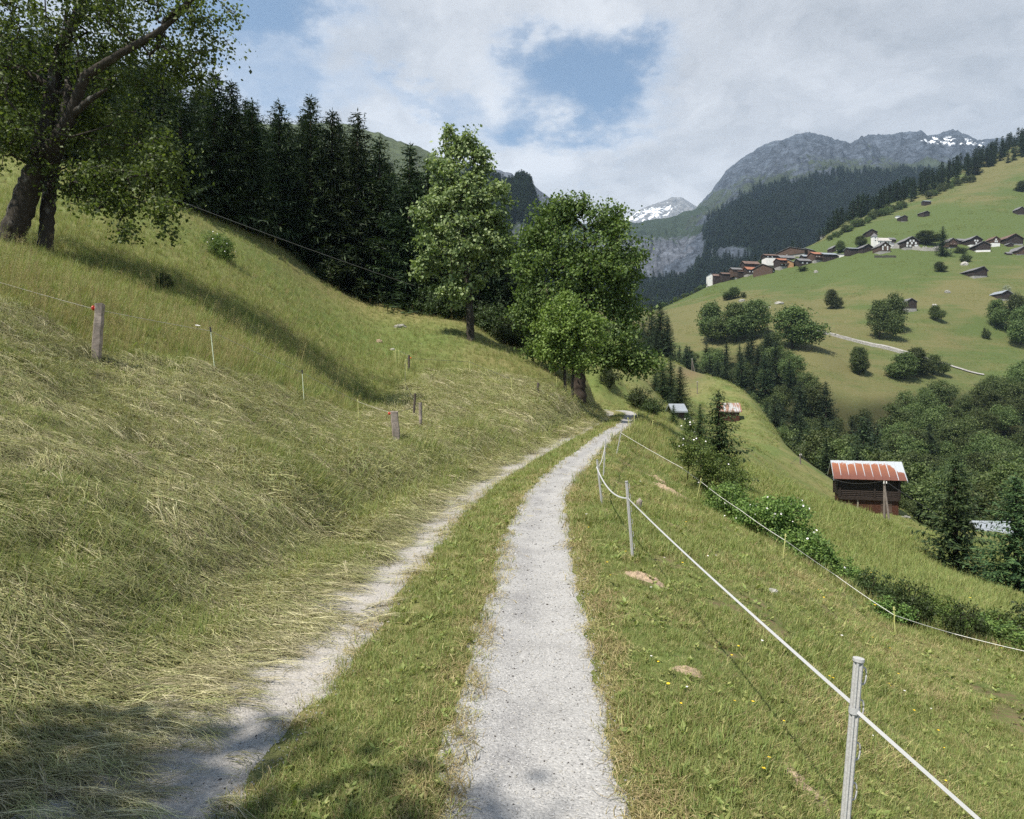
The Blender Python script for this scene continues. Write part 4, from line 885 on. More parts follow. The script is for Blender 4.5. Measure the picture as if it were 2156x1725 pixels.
o, b0, t0 = wood_post((201, 770), (211, 640), 9, 15, "thick weathered square fence post with a red insulator on the mown bank", m_post, True, (0.93, m_red, -1))
b1_, t1 = rod((453, 790), (443, 692), 11, m_rodw, "pale green plastic rod with black cap right of the thick red insulator post", m_black, group=None)
b2_, t2 = rod((641, 858), (636, 781), 14, m_rodw, "pale green plastic rod, third upright along the upper bank rope", m_black, group=None)
b3_, t3 = rod((757, 900), (753, 842), 17, m_rody, "yellowish rod just left of the short thick post", None, group=None)
o, b4_, t4 = wood_post((835, 935), (830, 866), 15, 14, "short thick grey post with white flowers at its foot", m_post, True, (.93, m_red, -1))
o, b5_, t5 = wood_post((886, 906), (885, 848), 18, 7, "rough round thin post beside the dip in the mown bank", m_post, False)
o, b6_, t6 = wood_post((871, 880), (874, 829), 20, 5, "leaning dark stake behind the rough round thin post", m_dpost, False)
b7_, t7 = rod((854, 848), (853, 806), 21, m_rody, "yellow rod at the foot of the cluster by the orange handle")
b8_, t8 = rod((853, 804), (853, 764), 26, m_rody, "pale yellow rod left of the orange gate handle")
b9_, t9 = rod((857, 795), (855, 757), 27, m_rody, "yellow rod leaning left beside the orange gate handle")
o, b10, t10 = wood_post((861, 781), (861, 748), 28, 4.5, "dark stake carrying the orange gate handle", m_dpost, False, (.82, m_orange, 1))
for q, lab in [((830, 769, 830, 740), "leftmost yellow rod on the upper meadow"), ((834, 767, 833, 737), "second yellow rod on the upper meadow"), ((840, 775, 840, 738), "third yellow rod on the upper meadow nearest the orange handle")]:
    bb, tt_ = rod(q[:2], q[2:], 28, m_rody, lab)
b11, t11 = rod((989, 792), (988, 760), 32, m_rody, "lone yellow rod on the rim of the second mown bank")
b12, t12 = rod((1078, 828), (1076, 796), 35, m_rody, "yellow rod left of the dark stake on the second mown bank")
o, b13, t13 = wood_post((1132, 843), (1133, 806), 34, 5.5, "dark stake standing on the second mown bank", m_dpost, False)
b14, t14 = rod((1153, 857), (1153, 832), 34, m_rody, "yellow rod right of the dark stake on the second mown bank")
o, b15, t15 = wood_post((1184, 871), (1183, 844), 33, 3.5, "thin stake on the end of the second mown bank near the road", m_dpost, False)
b16, t16 = rod((1172, 815), (1172, 794), 40, m_rody, "far yellow rod in front of the tree shadow by the bend")
rope("fence_rope", [P3(-260, 520, b0[1]*.98), P3(0, 595, b0[1]), t0-np.array([.1, 0, .09]), t1-[0, 0, .05], t2-[0, 0, .05], t3-[0, 0, .05], t4-[.05, 0, .05]], .004, .0042, m_oldrope, "thin pale rope running along the top of the mown bank", "fence rope")
k = t0*.16+t1*.84
fl = MB(); fl.add(np.array([k+[0, 0, 0], k+[.05, 0, .01], k+[.09, 0, -.02], k+[.03, 0, -.02]]), np.array([[0, 1, 2, 3]])); fl.tube(np.array([k, k+[.10, 0, -.015]]), .008, 6)
tag(fl.build("rope_knot", m_petal), "white knotted rag tied on the bank rope before the first pale rod", "rag")
rope("fence_rope", [t4-[0, 0, .05], t5-[0, 0, .05], t6-[0, 0, .3], t7-[0, 0, .02], t8-[0, 0, .03], t9-[0, 0, .03], t10-[0, 0, .05]], .006, .004, m_wire, "rope climbing from the short thick post up the dip to the orange handle", "fence rope")
rope("fence_rope", [t10-[-.1, 0, .17], t11-[0, 0, .05], t12-[0, 0, .05], t16-[0, 0, .05]], .004, .005, m_wire, "rope from the orange handle along the rim of the second bank", "fence rope")
rope("fence_rope", [tt_, t10-[0, 0, .05]], .004, .005, m_wire, "short rope between the yellow rods and the orange handle stake", "fence rope")

# -- right side: white tape on grey posts
def tape_post(b, t, lab, w=0.036):
    b = np.asarray(b, float); t = np.asarray(t, float); ax = t-b; o = empty("tape_post", b); tag(o, lab, "fence post", "grey plastic tape posts along the track")
    r = w/2; n = 16; th = np.linspace(0, 6.283, n, endpoint=False)
    pr = np.array([1, .62, 1, 1, .62, 1, 1, 1, 1, 1, .7, 1, .55, 1, .55, 1])   # grooves down the shaft
    up = unit(ax); A_ = unit(np.cross(up, [0, 1.0, 0])); B_ = np.cross(up, A_)
    ring = np.cos(th)[:, None]*A_*pr[:, None]*r+np.sin(th)[:, None]*B_*pr[:, None]*r
    zs = [-.2, .985]; V = np.concatenate([ring+ax*z for z in zs]); j = np.arange(n); Fq = np.stack([j, (j+1) % n, (j+1) % n+n, j+n], 1)
    MB().add(V, Fq).build("shaft", m_grey, o)
    c = MB(); c.tube(np.array([ax*.985, ax*.988, ax*1.0]), np.array([r*.9, r*1.16, r*1.16]), 16); c.build("cap", m_grey, o)
    L_ = np.linalg.norm(ax)
    for f in (.93, .80, .63, .47, .31, .15):
        q = np.linspace(-1.5, 1.5, 9); h = .034
        lp_ = np.stack([r*.9+.020*np.cos(q)**.5, -.004+0*q, h*np.sin(q)], 1)
        k = MB().tube(ax*f-lp_[:, :1]*A_+lp_[:, 1:2]*B_+lp_[:, 2:]*up, .0035, 6)
        k.build("hook", m_grey, o)
    return o
dN = 2.62
N1b = np.array([(1764-CX)/F*dN, dN, 0]); N1b[2] = float(ground(N1b[0], dN)); N1t = P3(1808, 1386, dN)
tape_post(N1b, N1t, "near grey grooved plastic post holding the white tape")
TP = []
for (bx, by), (tx, ty), dm, lab in [((1332, 1176), (1319, 1013), 6, "second grey tape post with small hooks beside the track"), ((1267, 1062), (1257, 968), 9, "third grey tape post leaning left at the track edge"), ((1270, 1006), (1275, 925), 12, "fourth slim tape post at the track edge"), ((1298, 957), (1311, 894), 16, "fifth slim tape post leaning right where tape and rope part")]:
    b = hit(bx, by, dm); t = P3(tx, ty, b[1]); tape_post(b, t, lab, .036 if dm < 10 else .03); TP.append((b, t))
def tape(ends, lab, w=.0135, sag=.01, tw0=.75, tw1=.4):
    P, A2 = [], []
    for a, b in zip(ends[:-1], ends[1:]):
        a = np.asarray(a, float); b = np.asarray(b, float); f = np.linspace(0, 1, 28, endpoint=False)[:, None]
        P.append(a+(b-a)*f-np.array([0, 0, 1.0])*4*f*(1-f)*sag*np.linalg.norm(b-a))
    P = np.vstack(P+[np.asarray(ends[-1], float)[None]]); T = unit(np.gradient(P, axis=0)); n = len(P)
    tw = tw0+tw1*np.sin(np.linspace(0, 4, n)); up = np.array([0, 0, 1.0]); sd = unit(np.cross(T, up)); nn = np.cross(sd, T)
    wd = np.cos(tw)[:, None]*nn+np.sin(tw)[:, None]*sd; q = np.linspace(-.5, .5, 5); nm = np.cross(T, wd)
    V = (P[:, None]+wd[:, None]*q[None, :, None]*w+nm[:, None]*.0006).reshape(-1, 3); i = (np.arange(n-1)[:, None]*5+np.arange(4)[None]).ravel()
    Vb = (P[:, None]+wd[:, None]*q[None, :, None]*w-nm[:, None]*.0006).reshape(-1, 3)
    Fq = np.stack([i, i+1, i+6, i+5], 1)
    o = obj("fence_tape", np.concatenate([V, Vb]), np.concatenate([Fq, Fq[:, ::-1]+n*5]), m_tape, attrs=dict(across=('FLOAT', 'POINT', np.tile(q+.5, 2*n))))
    return tag(o, lab, "fence tape")
T1 = P3(1793, 1480, dN+.02); T1b = P3(1802, 1496, dN-.015)
T2 = P3(1322, 1049, TP[0][0][1]); T3 = P3(1256, 983, TP[1][0][1]); T4 = P3(1274, 937, TP[2][0][1]); T5 = P3(1306, 911, TP[3][0][1])
tape([T1, T2], "white woven tape between the near post and the second tape post", sag=.004)
tape([T2, T3, T4, T5], "slack white tape linking the smaller tape posts along the track", w=.020, sag=.035)
tape([T1b, P3(2060, 1725, 2.32), P3(2500, 2122, 2.05)], "white woven tape running from the near post out past the lower right corner", sag=.0, tw0=-.55, tw1=.12)
wr = MB(); th = np.linspace(0, 6.283, 18); ax = N1t-N1b; up = unit(ax); c0 = P3(1799, 1494, dN)
V = np.concatenate([c0+np.stack([.0205*np.cos(th), .0205*np.sin(th), 0*th-.004], 1)-up*.010, c0+np.stack([.0205*np.cos(th), .0205*np.sin(th), 0*th+.004], 1)+up*.008]); j = np.arange(17)
tag(obj("tape_loop", V, np.stack([j, j+1, j+19, j+18], 1), m_tape, attrs=dict(across=('FLOAT', 'POINT', np.repeat([0., 1.], 18)))), "loop of white tape wound round the near grey post", "fence tape")
R = []
for pb, pt, dm, lab in [((1885, 1338), (1882, 1280), 8, "yellow rod on the lower rope in front of the overgrown strip"), ((1648, 1182), (1654, 1126), 9, "yellow rod on the lower rope before the middle rose bush"), ((1466, 1056), (1476, 1008), 13, "slanting yellow rod on the lower rope below the tallest rose bush")]:
    R.append(rod(pb, pt, dm, m_rody, lab, group=None))
for pb, pt, dm, lab in [((1327, 912), (1322, 880), 22, "yellow rod beside the far end of the track"), ((1336, 900), (1335, 866), 30, "tall yellow rod at the bend by the track edge"), ((1343, 888), (1341, 864), 34, "last yellow rod of the bend"), ((1372, 904), (1375, 885), 26, "yellow rod alone on the shoulder right of the bend"), ((1355, 884), (1367, 871), 34, "yellow rod leaning far over at the bend")]:
    rod(pb, pt, dm, m_rody, lab, group=None)
rope("fence_rope", [T5, P3(1437, 986, 21), R[2][1]-[0, 0, .1], P3(1560, 1075, 17), R[1][1]-[0, 0, .12], P3(1760, 1212, 14), R[0][1]-[0, 0, .12], P3(2010, 1335, 12.4), P3(2160, 1372, 11.6), P3(2480, 1420, 10)], .006, .0055, m_rope, "white lower rope strung down the slope past the rose bushes", "fence rope")
# a short stub and stones
def stone(px, py, dm, w, h, lab, cat, mat, seed, dep=None, name="boulder"):
    b = hit(px, py, dm); rng = np.random.default_rng(seed); wd = w/F*b[1]; hh = h/F*b[1]; dep = dep or wd*.7
    th, ph = np.meshgrid(np.linspace(0, 6.283, 22, endpoint=False), np.linspace(-.9, 1.571, 12)); X = np.cos(ph)*np.cos(th); Y = np.cos(ph)*np.sin(th); Z = np.sin(ph)
    r = 1+.28*fbm(X*1.8+seed, Y*1.8+Z*2.1, 4, seed)+.12*fbm(X*5+seed, Y*5+Z*5, 3, seed+2)
    V = np.stack([X*r*wd/2, Y*r*dep/2, Z*r*hh], -1).reshape(-1, 3); n = 22; i = np.arange(11)[:, None]*n; j = np.arange(n)[None]; j2 = (j+1) % n
    o = obj(name, V, np.stack([i+j, i+j2, i+n+j2, i+n+j], -1).reshape(-1, 4), mat); o.location = tuple(b); return tag(o, lab, cat)
m_stone = plain("lichen_stone", (0.24, 0.23, 0.20), 0.9, 0.15, var=0.6, scale=5)
m_pale = plain("pale_stone", (0.37, 0.35, 0.31), 0.9, 0.15, var=0.3, scale=9)
m_dstone = plain("dark_damp_stone", (0.055, 0.052, 0.042), 0.9, 0.15, var=0.8, scale=8)
m_soil = plain("dry_crumbly_soil", (0.32, 0.24, 0.165), 0.95, 0.05, var=0.45, scale=22)
stone(842, 690, 38, 30, 7, "pale split boulder lying on the upper meadow before the spruces", "boulder", m_stone, 1)
stone(798, 722, 32, 14, 7, "brown stone half sunk in the meadow below the pale split boulder", "stone", m_soil, 2)
stone(826, 738, 30, 10, 4, "small flat pale stone near the upper yellow rods", "stone", m_pale, 7)
stone(762, 1347, 4, 20, 11, "white fist sized stone on the grassy middle strip", "stone", m_pale, 3)
stone(946, 1001, 12, 30, 24, "dark mossy stone in the hay at the foot of the bank", "stone", m_dstone, 4)
stone(912, 1003, 12, 24, 9, "mossy flat stone left of the dark one at the bank foot", "stone", m_stone, 14)
stone(1624, 1246, 8, 26, 7, "flat grey stone in the grass under the middle rose bush", "stone", m_stone, 5)
for px, py, dm, w, h, lab in [(1358, 1219, 5, 62, 14, "round bare earth mound beside the second tape post"), (1452, 1416, 4, 50, 16, "light crumbly earth mound in the right hand grass"), (1686, 1652, 2.2, 92, 22, "long earth mound left of the near tape post"), (1420, 1040, 12, 60, 8, "scuffed patch of reddish earth on the slope below the tape"), (1385, 1010, 13, 34, 6, "small reddish earth scar by the slack tape"), (1345, 1062, 10, 16, 10, "low grey earth clod behind the second tape post")]:
    b = hit(px, py, dm); seed = int(px); n = 40; wd = w/F*b[1]*1.5; rr = np.linspace(0, 1, 14); th = np.linspace(0, 6.283, n, endpoint=False)
    R_, T_ = np.meshgrid(rr, th, indexing='ij'); el = 1.6 if 'long' in lab else .85
    edge = 1+.38*fbm(np.cos(T_)*1.7+seed, np.sin(T_)*1.7, 4, seed); X = b[0]+R_*edge*wd/2*np.cos(T_)+(R_*np.sin(T_)*-.28*wd if el > 1 else 0); Y = b[1]+R_*edge*wd/2*el*np.sin(T_)
    Z = ground(X, Y)+(1-R_**2)*h/F*b[1]*.62+.035*wd*(1-R_)*fbm(X*26, Y*26, 4, seed)*3-.012+.10*wd*(1-R_**2)*np.maximum(0, fbm(X*8, Y*8, 3, seed+4))
    i = np.arange(13)[:, None]*n; j = np.arange(n)[None]; j2 = (j+1) % n
    o = obj("earth_mound", np.stack([X, Y, Z], -1).reshape(-1, 3), np.stack([i+j, i+j2, i+n+j2, i+n+j], -1).reshape(-1, 4), m_soil); tag(o, lab, "earth mound")
b = hit(1344, 1072, 10); s_ = b[1]/F
o = MB().tube(np.array([[.0, 0, -.1], [.02, 0, 15*s_], [.06, .0, 19*s_]]), [6*s_, 6.2*s_, 5.4*s_], 9).build("wood_stub", m_post); o.location = tuple(b); tag(o, "short sawn wood stub leaning behind the tape", "wood stub")

# ------------------------------------------------------------------ barns, houses
m_log = plain("blackened_larch", (0.028, 0.021, 0.017), 0.85, 0.15, var=0.6, scale=7)
m_red_log = plain("reddish_plank", (0.060, 0.026, 0.016), 0.85, 0.15, var=0.6, scale=6)
m_brown = plain("sunburnt_larch", (0.082, 0.054, 0.040), 0.85, 0.15, var=0.4, scale=1.2)
m_dark = plain("old_dark_timber", (0.040, 0.031, 0.027), 0.85, 0.15, var=0.45, scale=1.2)
m_light = plain("fresh_timber", (0.27, 0.155, 0.075), 0.8, 0.2, var=0.25, scale=1.2)
m_white = plain("white_render", (0.68, 0.66, 0.62), 0.85, 0.15, var=0.08, scale=.6)
m_wall = plain("grey_stone_wall", (0.28, 0.265, 0.24), 0.9, 0.15, var=0.5, scale=2.0)
m_slate = plain("grey_slate_roof", (0.15, 0.145, 0.145), 0.8, 0.2, var=0.35, scale=.8)
m_tin = plain("pale_metal_roof", (0.27, 0.29, 0.31), 0.5, 0.4, 0.2, var=0.15, scale=.5)
m_tile = plain("orange_tile_roof", (0.29, 0.125, 0.075), 0.8, 0.2, var=0.25, scale=.8)
m_shing = plain("brown_shingle_roof", (0.135, 0.09, 0.072), 0.85, 0.15, var=0.35, scale=.8)
m_tinr, g = newmat('rust_streaked_tin'); oc = ocoord(g); mp = g.n('ShaderNodeMapping'); g.set(mp, 0, oc); mp.inputs['Scale'].default_value = (2.2, .25, .25); n = g.noise(mp.outputs[0], 1.6, 4, .7)
principled(g, g.mix(g.mr(n, .40, .54), (.34, .35, .35), (.22, .105, .06)), .55, .4)
m_glass = plain("window_glass", (0.55, 0.57, 0.58), 0.2, 0.5, var=0.1)
m_rust, g = newmat("rusted_sheet_roof"); a_ = g.attr("down"); s2 = g.attr("along"); oc = ocoord(g)
n1 = g.noise(oc, 1.6, 5, .7); n2 = g.noise(oc, 9, 4, .7); pn = g.math('FRACT', s2)
dst = g.math('MINIMUM', pn, g.math('SUBTRACT', 1.0, pn))
ru = g.math('ADD', g.math('MULTIPLY', a_, 2.3), g.math('ADD', g.math('MULTIPLY', g.math('SUBTRACT', n1, .5), .9), g.math('MULTIPLY', g.math('SUBTRACT', n2, .5), .55)))
ru = g.math('SUBTRACT', ru, g.math('MULTIPLY', g.attr("fresh"), 1.3)); ru = g.math('SUBTRACT', ru, g.mr(dst, .015, .085, 1.5, 0.0))
rm = g.mr(ru, .30, .44); rc = g.ramp(g.math('ADD', g.math('MULTIPLY', a_, .6), g.math('MULTIPLY', n1, .4)), [(.3, (.24, .085, .038)), (.7, (.125, .044, .028))])
c = g.mix(rm, g.mix(g.mr(n2, .4, .7), (.36, .38, .40), (.28, .29, .30)), rc); pr_ = principled(g, c, .55, .4)
def corr_roof(o, name, A, B, C, D, mat, ribs, thick=.03, fresh=None):
    """sheet from eave A-B up to ridge D-C with standing seams, real thickness"""
    A, B, C, D = (np.asarray(q, float) for q in (A, B, C, D)); nu_ = ribs*8+1; s = np.linspace(0, 1, nu_); k = np.linspace(0, 1, 12)
    S, K = np.meshgrid(s, k); nrm = unit(np.cross(B-A, D-A)); nrm = nrm if nrm[2] > 0 else -nrm
    Pt = (A*(1-S[..., None])+B*S[..., None])*(1-K[..., None])+(D*(1-S[..., None])+C*S[..., None])*K[..., None]
    fr = (S*ribs) % 1; up = .035*np.exp(-(np.minimum(fr, 1-fr)/.06)**2); V = (Pt+nrm*up[..., None]).reshape(-1, 3); Vb = (Pt-nrm*thick).reshape(-1, 3)
    i = (np.arange(11)[:, None]*nu_+np.arange(nu_-1)[None]).ravel(); Fq = np.stack([i, i+1, i+1+nu_, i+nu_], 1); N_ = len(V)
    ed = np.concatenate([np.arange(nu_), np.arange(1, 12)*nu_+nu_-1, (11*nu_+np.arange(nu_-2, -1, -1)), np.arange(10, 0, -1)*nu_]); e2 = np.roll(ed, -1)
    fv = fresh(S).ravel() if fresh else np.zeros(N_)
    return obj(name, np.concatenate([V, Vb]), np.concatenate([Fq, Fq[:, ::-1]+N_, np.stack([ed, e2, e2+N_, ed+N_], 1)]), mat, o,
               attrs=dict(down=('FLOAT', 'POINT', np.tile(1-K.ravel(), 2)), along=('FLOAT', 'POINT', np.tile((S*ribs).ravel(), 2)), fresh=('FLOAT', 'POINT', np.tile(fv, 2))))

# -- the log barn with the rusting roof
bb = P3(1822, 1072, 84); bb[2] = float(ground(bb[0], 84)); sB = 84/F
o = empty("log_barn", bb, math.radians(-19)); tag(o, "dark log barn with rust streaked metal roof on the lower slope", "barn")
Lx, Ly = 6.3, 5.0; zs = 0.1; z1 = 2.0; z2 = 4.45; zr = 6.15
lo = MB()
for fy in (-Ly/2, Ly/2):
    zc_ = z1+.11
    while zc_ < z2: lo.tube(np.array([[-Lx/2-.22, fy, zc_], [Lx/2+.22, fy, zc_]]), .125, 8); zc_ += .225
for fx in (-Lx/2, 0.6, Lx/2):
    zc_ = z1+.22; yy0, yy1 = (-Ly/2-.22, Ly/2+.22)
    while zc_ < zr-.2:
        half = min(1.0, (zr-.1-zc_)/(zr-z2)) if zc_ > z2 else 1.0
        lo.tube(np.array([[fx, yy0*half, zc_], [fx, yy1*half, zc_]]), .12, 8); zc_ += .225
lo.build("log_wall", m_log, o)
st_ = MB()
for k in range(8): st_.box((0, -Ly/2+.06, zs+.13+k*.235), (Lx, .10+.015*(k % 2), .225)); st_.box((0, Ly/2-.06, zs+.13+k*.235), (Lx, .10, .225)); st_.box((-Lx/2+.05, 0, zs+.13+k*.235), (.10+.015*(k % 2), Ly-.26, .225)); st_.box((Lx/2-.05, 0, zs+.13+k*.235), (.10, Ly-.26, .225))
st_.build("plank_wall", m_red_log, o)
be = MB(); be.box((0, -Ly/2-.16, z1-.02), (Lx+.3, .22, .16)); be.box((0, -Ly/2-.24, z1-.16), (Lx+.1, .10, .10)); be.build("sill_beam", m_log, o)
MB().box((-1.2, -Ly/2-.08, .95), (.16, .10, 1.7)).build("door_post", m_post, o)
dr = MB()
for k in range(6): dr.box((1.35+k*.2, -Ly/2-.03, .95), (.185, .06, 1.6))
dr.box((1.85, -Ly/2-.075, 1.3), (1.15, .03, .12)); dr.box((1.85, -Ly/2-.075, .5), (1.15, .03, .12)); dr.build("door", m_brown, o)
hs_ = MB()
for k in range(3): hs_.box((-2.4, -Ly/2-.04, .75+k*.25), (1.1, .05, .2))
hs_.build("hatch", m_brown, o)
fd = MB(); rng = np.random.default_rng(5)
for k in range(46): fd.box((-.2+4.4*rng.random(), -Ly/2-.1+.5*rng.normal()*.3, -.35+.42*rng.random()), (.5*rng.random()+.2, .35, .16))
for k in range(24): fd.box((-Lx/2+Lx*rng.random(), Ly/2*rng.choice([-1, 1])*.95, -.5+.5*rng.random()), (.8, .4, .2))
fd.build("stone_footing", m_wall, o)
ov = .75; ey = Ly/2+.85; ez = z2-.16
corr_roof(o, "roof", (-Lx/2-ov, -ey, ez), (Lx/2+ov, -ey, ez), (Lx/2+ov, 0, zr+.12), (-Lx/2-ov, 0, zr+.12), m_rust, 9, fresh=lambda S: smooth01(S, .80, .93)*.7)
corr_roof(o, "roof", (Lx/2+ov, ey, ez), (-Lx/2-ov, ey, ez), (-Lx/2-ov, 0, zr+.125), (Lx/2+ov, 0, zr+.125), m_rust, 9)
bg_ = MB()
for sg in (-1, 1):
    for xx in (-Lx/2-ov-.02, Lx/2+ov+.02):
        a = np.array([xx, sg*ey, ez-.02]); c_ = np.array([xx, 0, zr+.09]); bg_.add(np.array([a, c_, c_-[0, 0, .2], a-[0, 0, .2], a+[.05, 0, 0], c_+[.05, 0, 0], c_+[.05, 0, -.2], a+[.05, 0, -.2]]), np.array([[0, 1, 2, 3], [7, 6, 5, 4], [0, 4, 5, 1], [3, 2, 6, 7], [0, 3, 7, 4], [1, 5, 6, 2]]))
bg_.build("barge_board", m_tin, o)

def house(name, lab, base, w, dep, wall_h, roof_h, rz, mw, mr_, base_h=0.0, mb_=None, gable=True, windows=(), over=.6, cat="house", group=None, chimney=False, sink=1.5, asym=0.0, balcony=False):
    """gable end faces -y (gable=True) or the long eaves face -y"""
    o = empty(name, base, rz); tag(o, lab, cat, group)
    if base_h > 0: MB().box((0, 0, base_h/2-sink/2), (w*.97, dep*.97, base_h+sink)).build("base_wall", mb_ or m_wall, o)
    z0 = base_h if base_h > 0 else -sink; z1 = base_h+wall_h; zr_ = z1+roof_h; b = MB(); hx, hy = w/2, dep/2; r0 = asym*w
    if gable:
        V = [(-hx, -hy, z0), (hx, -hy, z0), (hx, -hy, z1), (r0, -hy, zr_), (-hx, -hy, z1), (-hx, hy, z0), (hx, hy, z0), (hx, hy, z1), (r0, hy, zr_), (-hx, hy, z1)]
        Fs = [np.array([[0, 1, 2, 3, 4], [9, 8, 7, 6, 5]]), np.array([[1, 6, 7, 2], [5, 0, 4, 9], [0, 5, 6, 1]])]
        sl = [((-hx, z1), (r0, zr_)), ((hx, z1), (r0, zr_))]
    else:
        V = [(-hx, -hy, z0), (-hx, -hy, z1), (-hx, r0, zr_), (-hx, hy, z1), (-hx, hy, z0), (hx, -hy, z0), (hx, -hy, z1), (hx, r0, zr_), (hx, hy, z1), (hx, hy, z0)]
        Fs = [np.array([[0, 1, 2, 3, 4], [9, 8, 7, 6, 5]]), np.array([[0, 5, 6, 1], [9, 4, 3, 8], [0, 4, 9, 5]])]
        sl = [((-hy, z1), (r0, zr_)), ((hy, z1), (r0, zr_))]
    b.add(V, Fs).build("wall", mw, o)
    r = MB(); th = .22; ln = (hy if gable else hx)+over
    for (a0, za), (a1, zb) in sl:
        dx, dz = a0-a1, za-zb; q = over/math.hypot(dx, dz); e = (a0+dx*q, za+dz*q); up = .05
        pr4 = [(e[0], e[1]+up), (a1, zb+up), (a1, zb+up+th), (e[0], e[1]+up+th)]
        V = [((p, s*ln, z) if gable else (s*ln, p, z)) for s in (-1, 1) for p, z in pr4]
        r.add(V, np.array([[0, 1, 2, 3], [7, 6, 5, 4], [0, 4, 5, 1], [1, 5, 6, 2], [2, 6, 7, 3], [3, 7, 4, 0]]))
    ro = r.build("roof", mr_, o)
    if chimney:
        MB().box((w*.15, 0, zr_+.3), (.9, .9, 1.6)).build("chimney", m_wall, ro)
    for (x, z, ww, wh) in windows:
        f = MB().box((x, -hy-.04, z), (ww, .10, wh)).build("window", m_white, o)
        MB().box((x, -hy-.10, z), (ww*.72, .04, wh*.72)).build("pane", m_glass, f)
    if balcony:
        MB().box((0, -hy-.55, base_h+wall_h*.45), (w*.9, 1.0, .8)).build("balcony", m_brown, o)
    return o
def at_px(px, py, dm=290): return hit(px, py, dm)

# -- smaller barns of the near slope
p = gpt(1531, 150); s_ = p[1]/F
house("shed", "small shed with rusty white streaked roof half hidden by a young spruce", p+np.array([.3, 0, -.7]), 3.9, 3.4, 2.6, 1.5, math.radians(-6), m_red_log, m_tinr, .0, gable=False, cat="shed", over=.5)
p = gpt(1424, 92); house("hut", "low hut with bright pale roof between small spruces right of the bend", P3(1424, 874, 92)-np.array([0, 0, .3]), 1.5, 2.0, .8, .75, math.radians(8), m_dark, m_tin, gable=False, cat="hut", over=.35, sink=2.5)
p = gpt(2092, 75); house("hut", "hut with pale metal roof behind the mid green spruce on the right", P3(2086, 1150, 75), 2.9, 3.0, 1.5, 1.0, math.radians(-8), m_dark, m_tin, gable=False, cat="hut", over=.5, sink=3)

# -- poles and cables
m_pole = plain("grey_pole_wood", (0.16, 0.135, 0.115), 0.85, 0.15, var=0.3, scale=5)
def pole(px, pyt, d, lab, pyb=None, brace=None, sink=1.0):
    b = gpt(px, d) if pyb is None else P3(px, pyb, d); t = P3(px, pyt, d); o = empty("utility_pole", b); tag(o, lab, "utility pole")
    MB().tube(np.array([[0, 0, -sink], t-b]), [.13, .09], 9).build("mast", m_pole, o)
    if brace: MB().tube(np.array([t-b-np.array([0, 0, .35]), P3(brace, pyb+8, d-.6)-b-np.array([0, 0, .4])]), [.08, .11], 9).build("brace", m_pole, o)
    i = MB()
    for k in (-.12, .12): i.tube((t-b)+np.array([[k, -.14, -.25], [k, -.14, -.05]]), [.05, .035], 7)
    i.build("insulator", m_white, o); return t
pA = pole(1685, 955, 100, "thin wooden pole on the meadow left of the log barn"); pB = pole(1862, 1012, 62, "braced wooden pole in front of the log barn", 1118, 1877)
pC = pole(1457, 755, 205, "far braced pole on the crest of the near meadow spur", 779, 1464); pD = pole(1468, 803, 165, "slim pole on the burnt meadow patch", 836)
pE = pole(1620, 993, 88, "short pole top left of the log barn", 1012)
for a, b, sg, lab in [(pA, pB, .045, "sagging cable between the two poles by the log barn"), (pA-[0, 0, .3], pE, .03, "cable dropping left from the thin pole by the barn"), (pB, P3(2110, 1160, 60), .02, "cable leaving the braced pole to the right"), (P3(330, 405, 40), P3(872, 602, 52), .006, "single overhead wire crossing in front of the left spruces")]:
    rope("overhead_cable", [a, b], sg, .02, m_cable if 'spruces' not in lab else m_wire, lab, "cable")

# ------------------------------------------------------------------ the village across the valley (frame outline in the full picture's units)
q1 = lambda zx, zy: ((2050+zx*.23191)/1.39147, (620+zy*.23191)/1.39147)
q2 = lambda zx, zy: ((2500+zx*.23191)/1.39147, (560+zy*.23191)/1.39147)
def vill(qf, x0, x1, yt, yb, lab, mw=m_dark, mr_=m_slate, gable=True, base=0.0, mb_=None, rf=.40, rz=0.0, wins=(), name="village_house", cat="house", depth=1.0, dm=290, **kw):
    px, pb = qf((x0+x1)/2, yb); _, pt = qf(x0, yt); p = hit(px, pb, dm); dc = float(np.interp(px, [1490, 1560, 1640, 1720, 1790], [560, 548, 545, 570, 620]))
    if qf is q1 and p[1] > dc and 'tiny' not in lab: p = P3(px, pb, dc)
    d = p[1]
    w = (qf(x1, 0)[0]-qf(x0, 0)[0])/F*d; h = (pb-pt)/F*d; ov = min(.7, .06*w); w2 = (w-2*ov)
    bh = base*h; rh = rf*h; wh = h-bh-rh
    ws = [(x*w2, bh+z*wh, max(.9, .12*w2), max(1.0, .16*h)) for x, z in wins]
    house(name, lab, p+np.array([0, w2*depth/2, 0]), w2, w2*depth, wh, rh, math.radians(rz), mw, mr_, bh, mb_, gable, ws, ov, cat, None, **{**dict(sink=3.2 if qf is q1 else 2.5), **kw})
V = vill
V(q1, 103, 178, 788, 893, "tall white house at the lower left end of the village", m_white, m_tin, True, 0, rf=.18, wins=((-.2, .6), (.2, .3)), depth=1.3)
V(q1, 165, 272, 785, 872, "dark barn with reddish roof edge beside the white end house", m_dark, m_shing, False, rz=8, rf=.35, cat="barn")
V(q1, 268, 432, 768, 838, "long dark barn third from the lower left end of the village", m_dark, m_shing, False, rz=8, rf=.30, cat="barn", depth=.6)
V(q1, 395, 570, 703, 775, "brown house behind the tin roofed shed at the lower village", m_brown, m_slate, False, rz=10, rf=.4, depth=.7)
V(q1, 470, 582, 738, 805, "dark barn with tan roof in front of the brown lower house", m_dark, m_shing, False, rz=8, rf=.3, cat="barn")
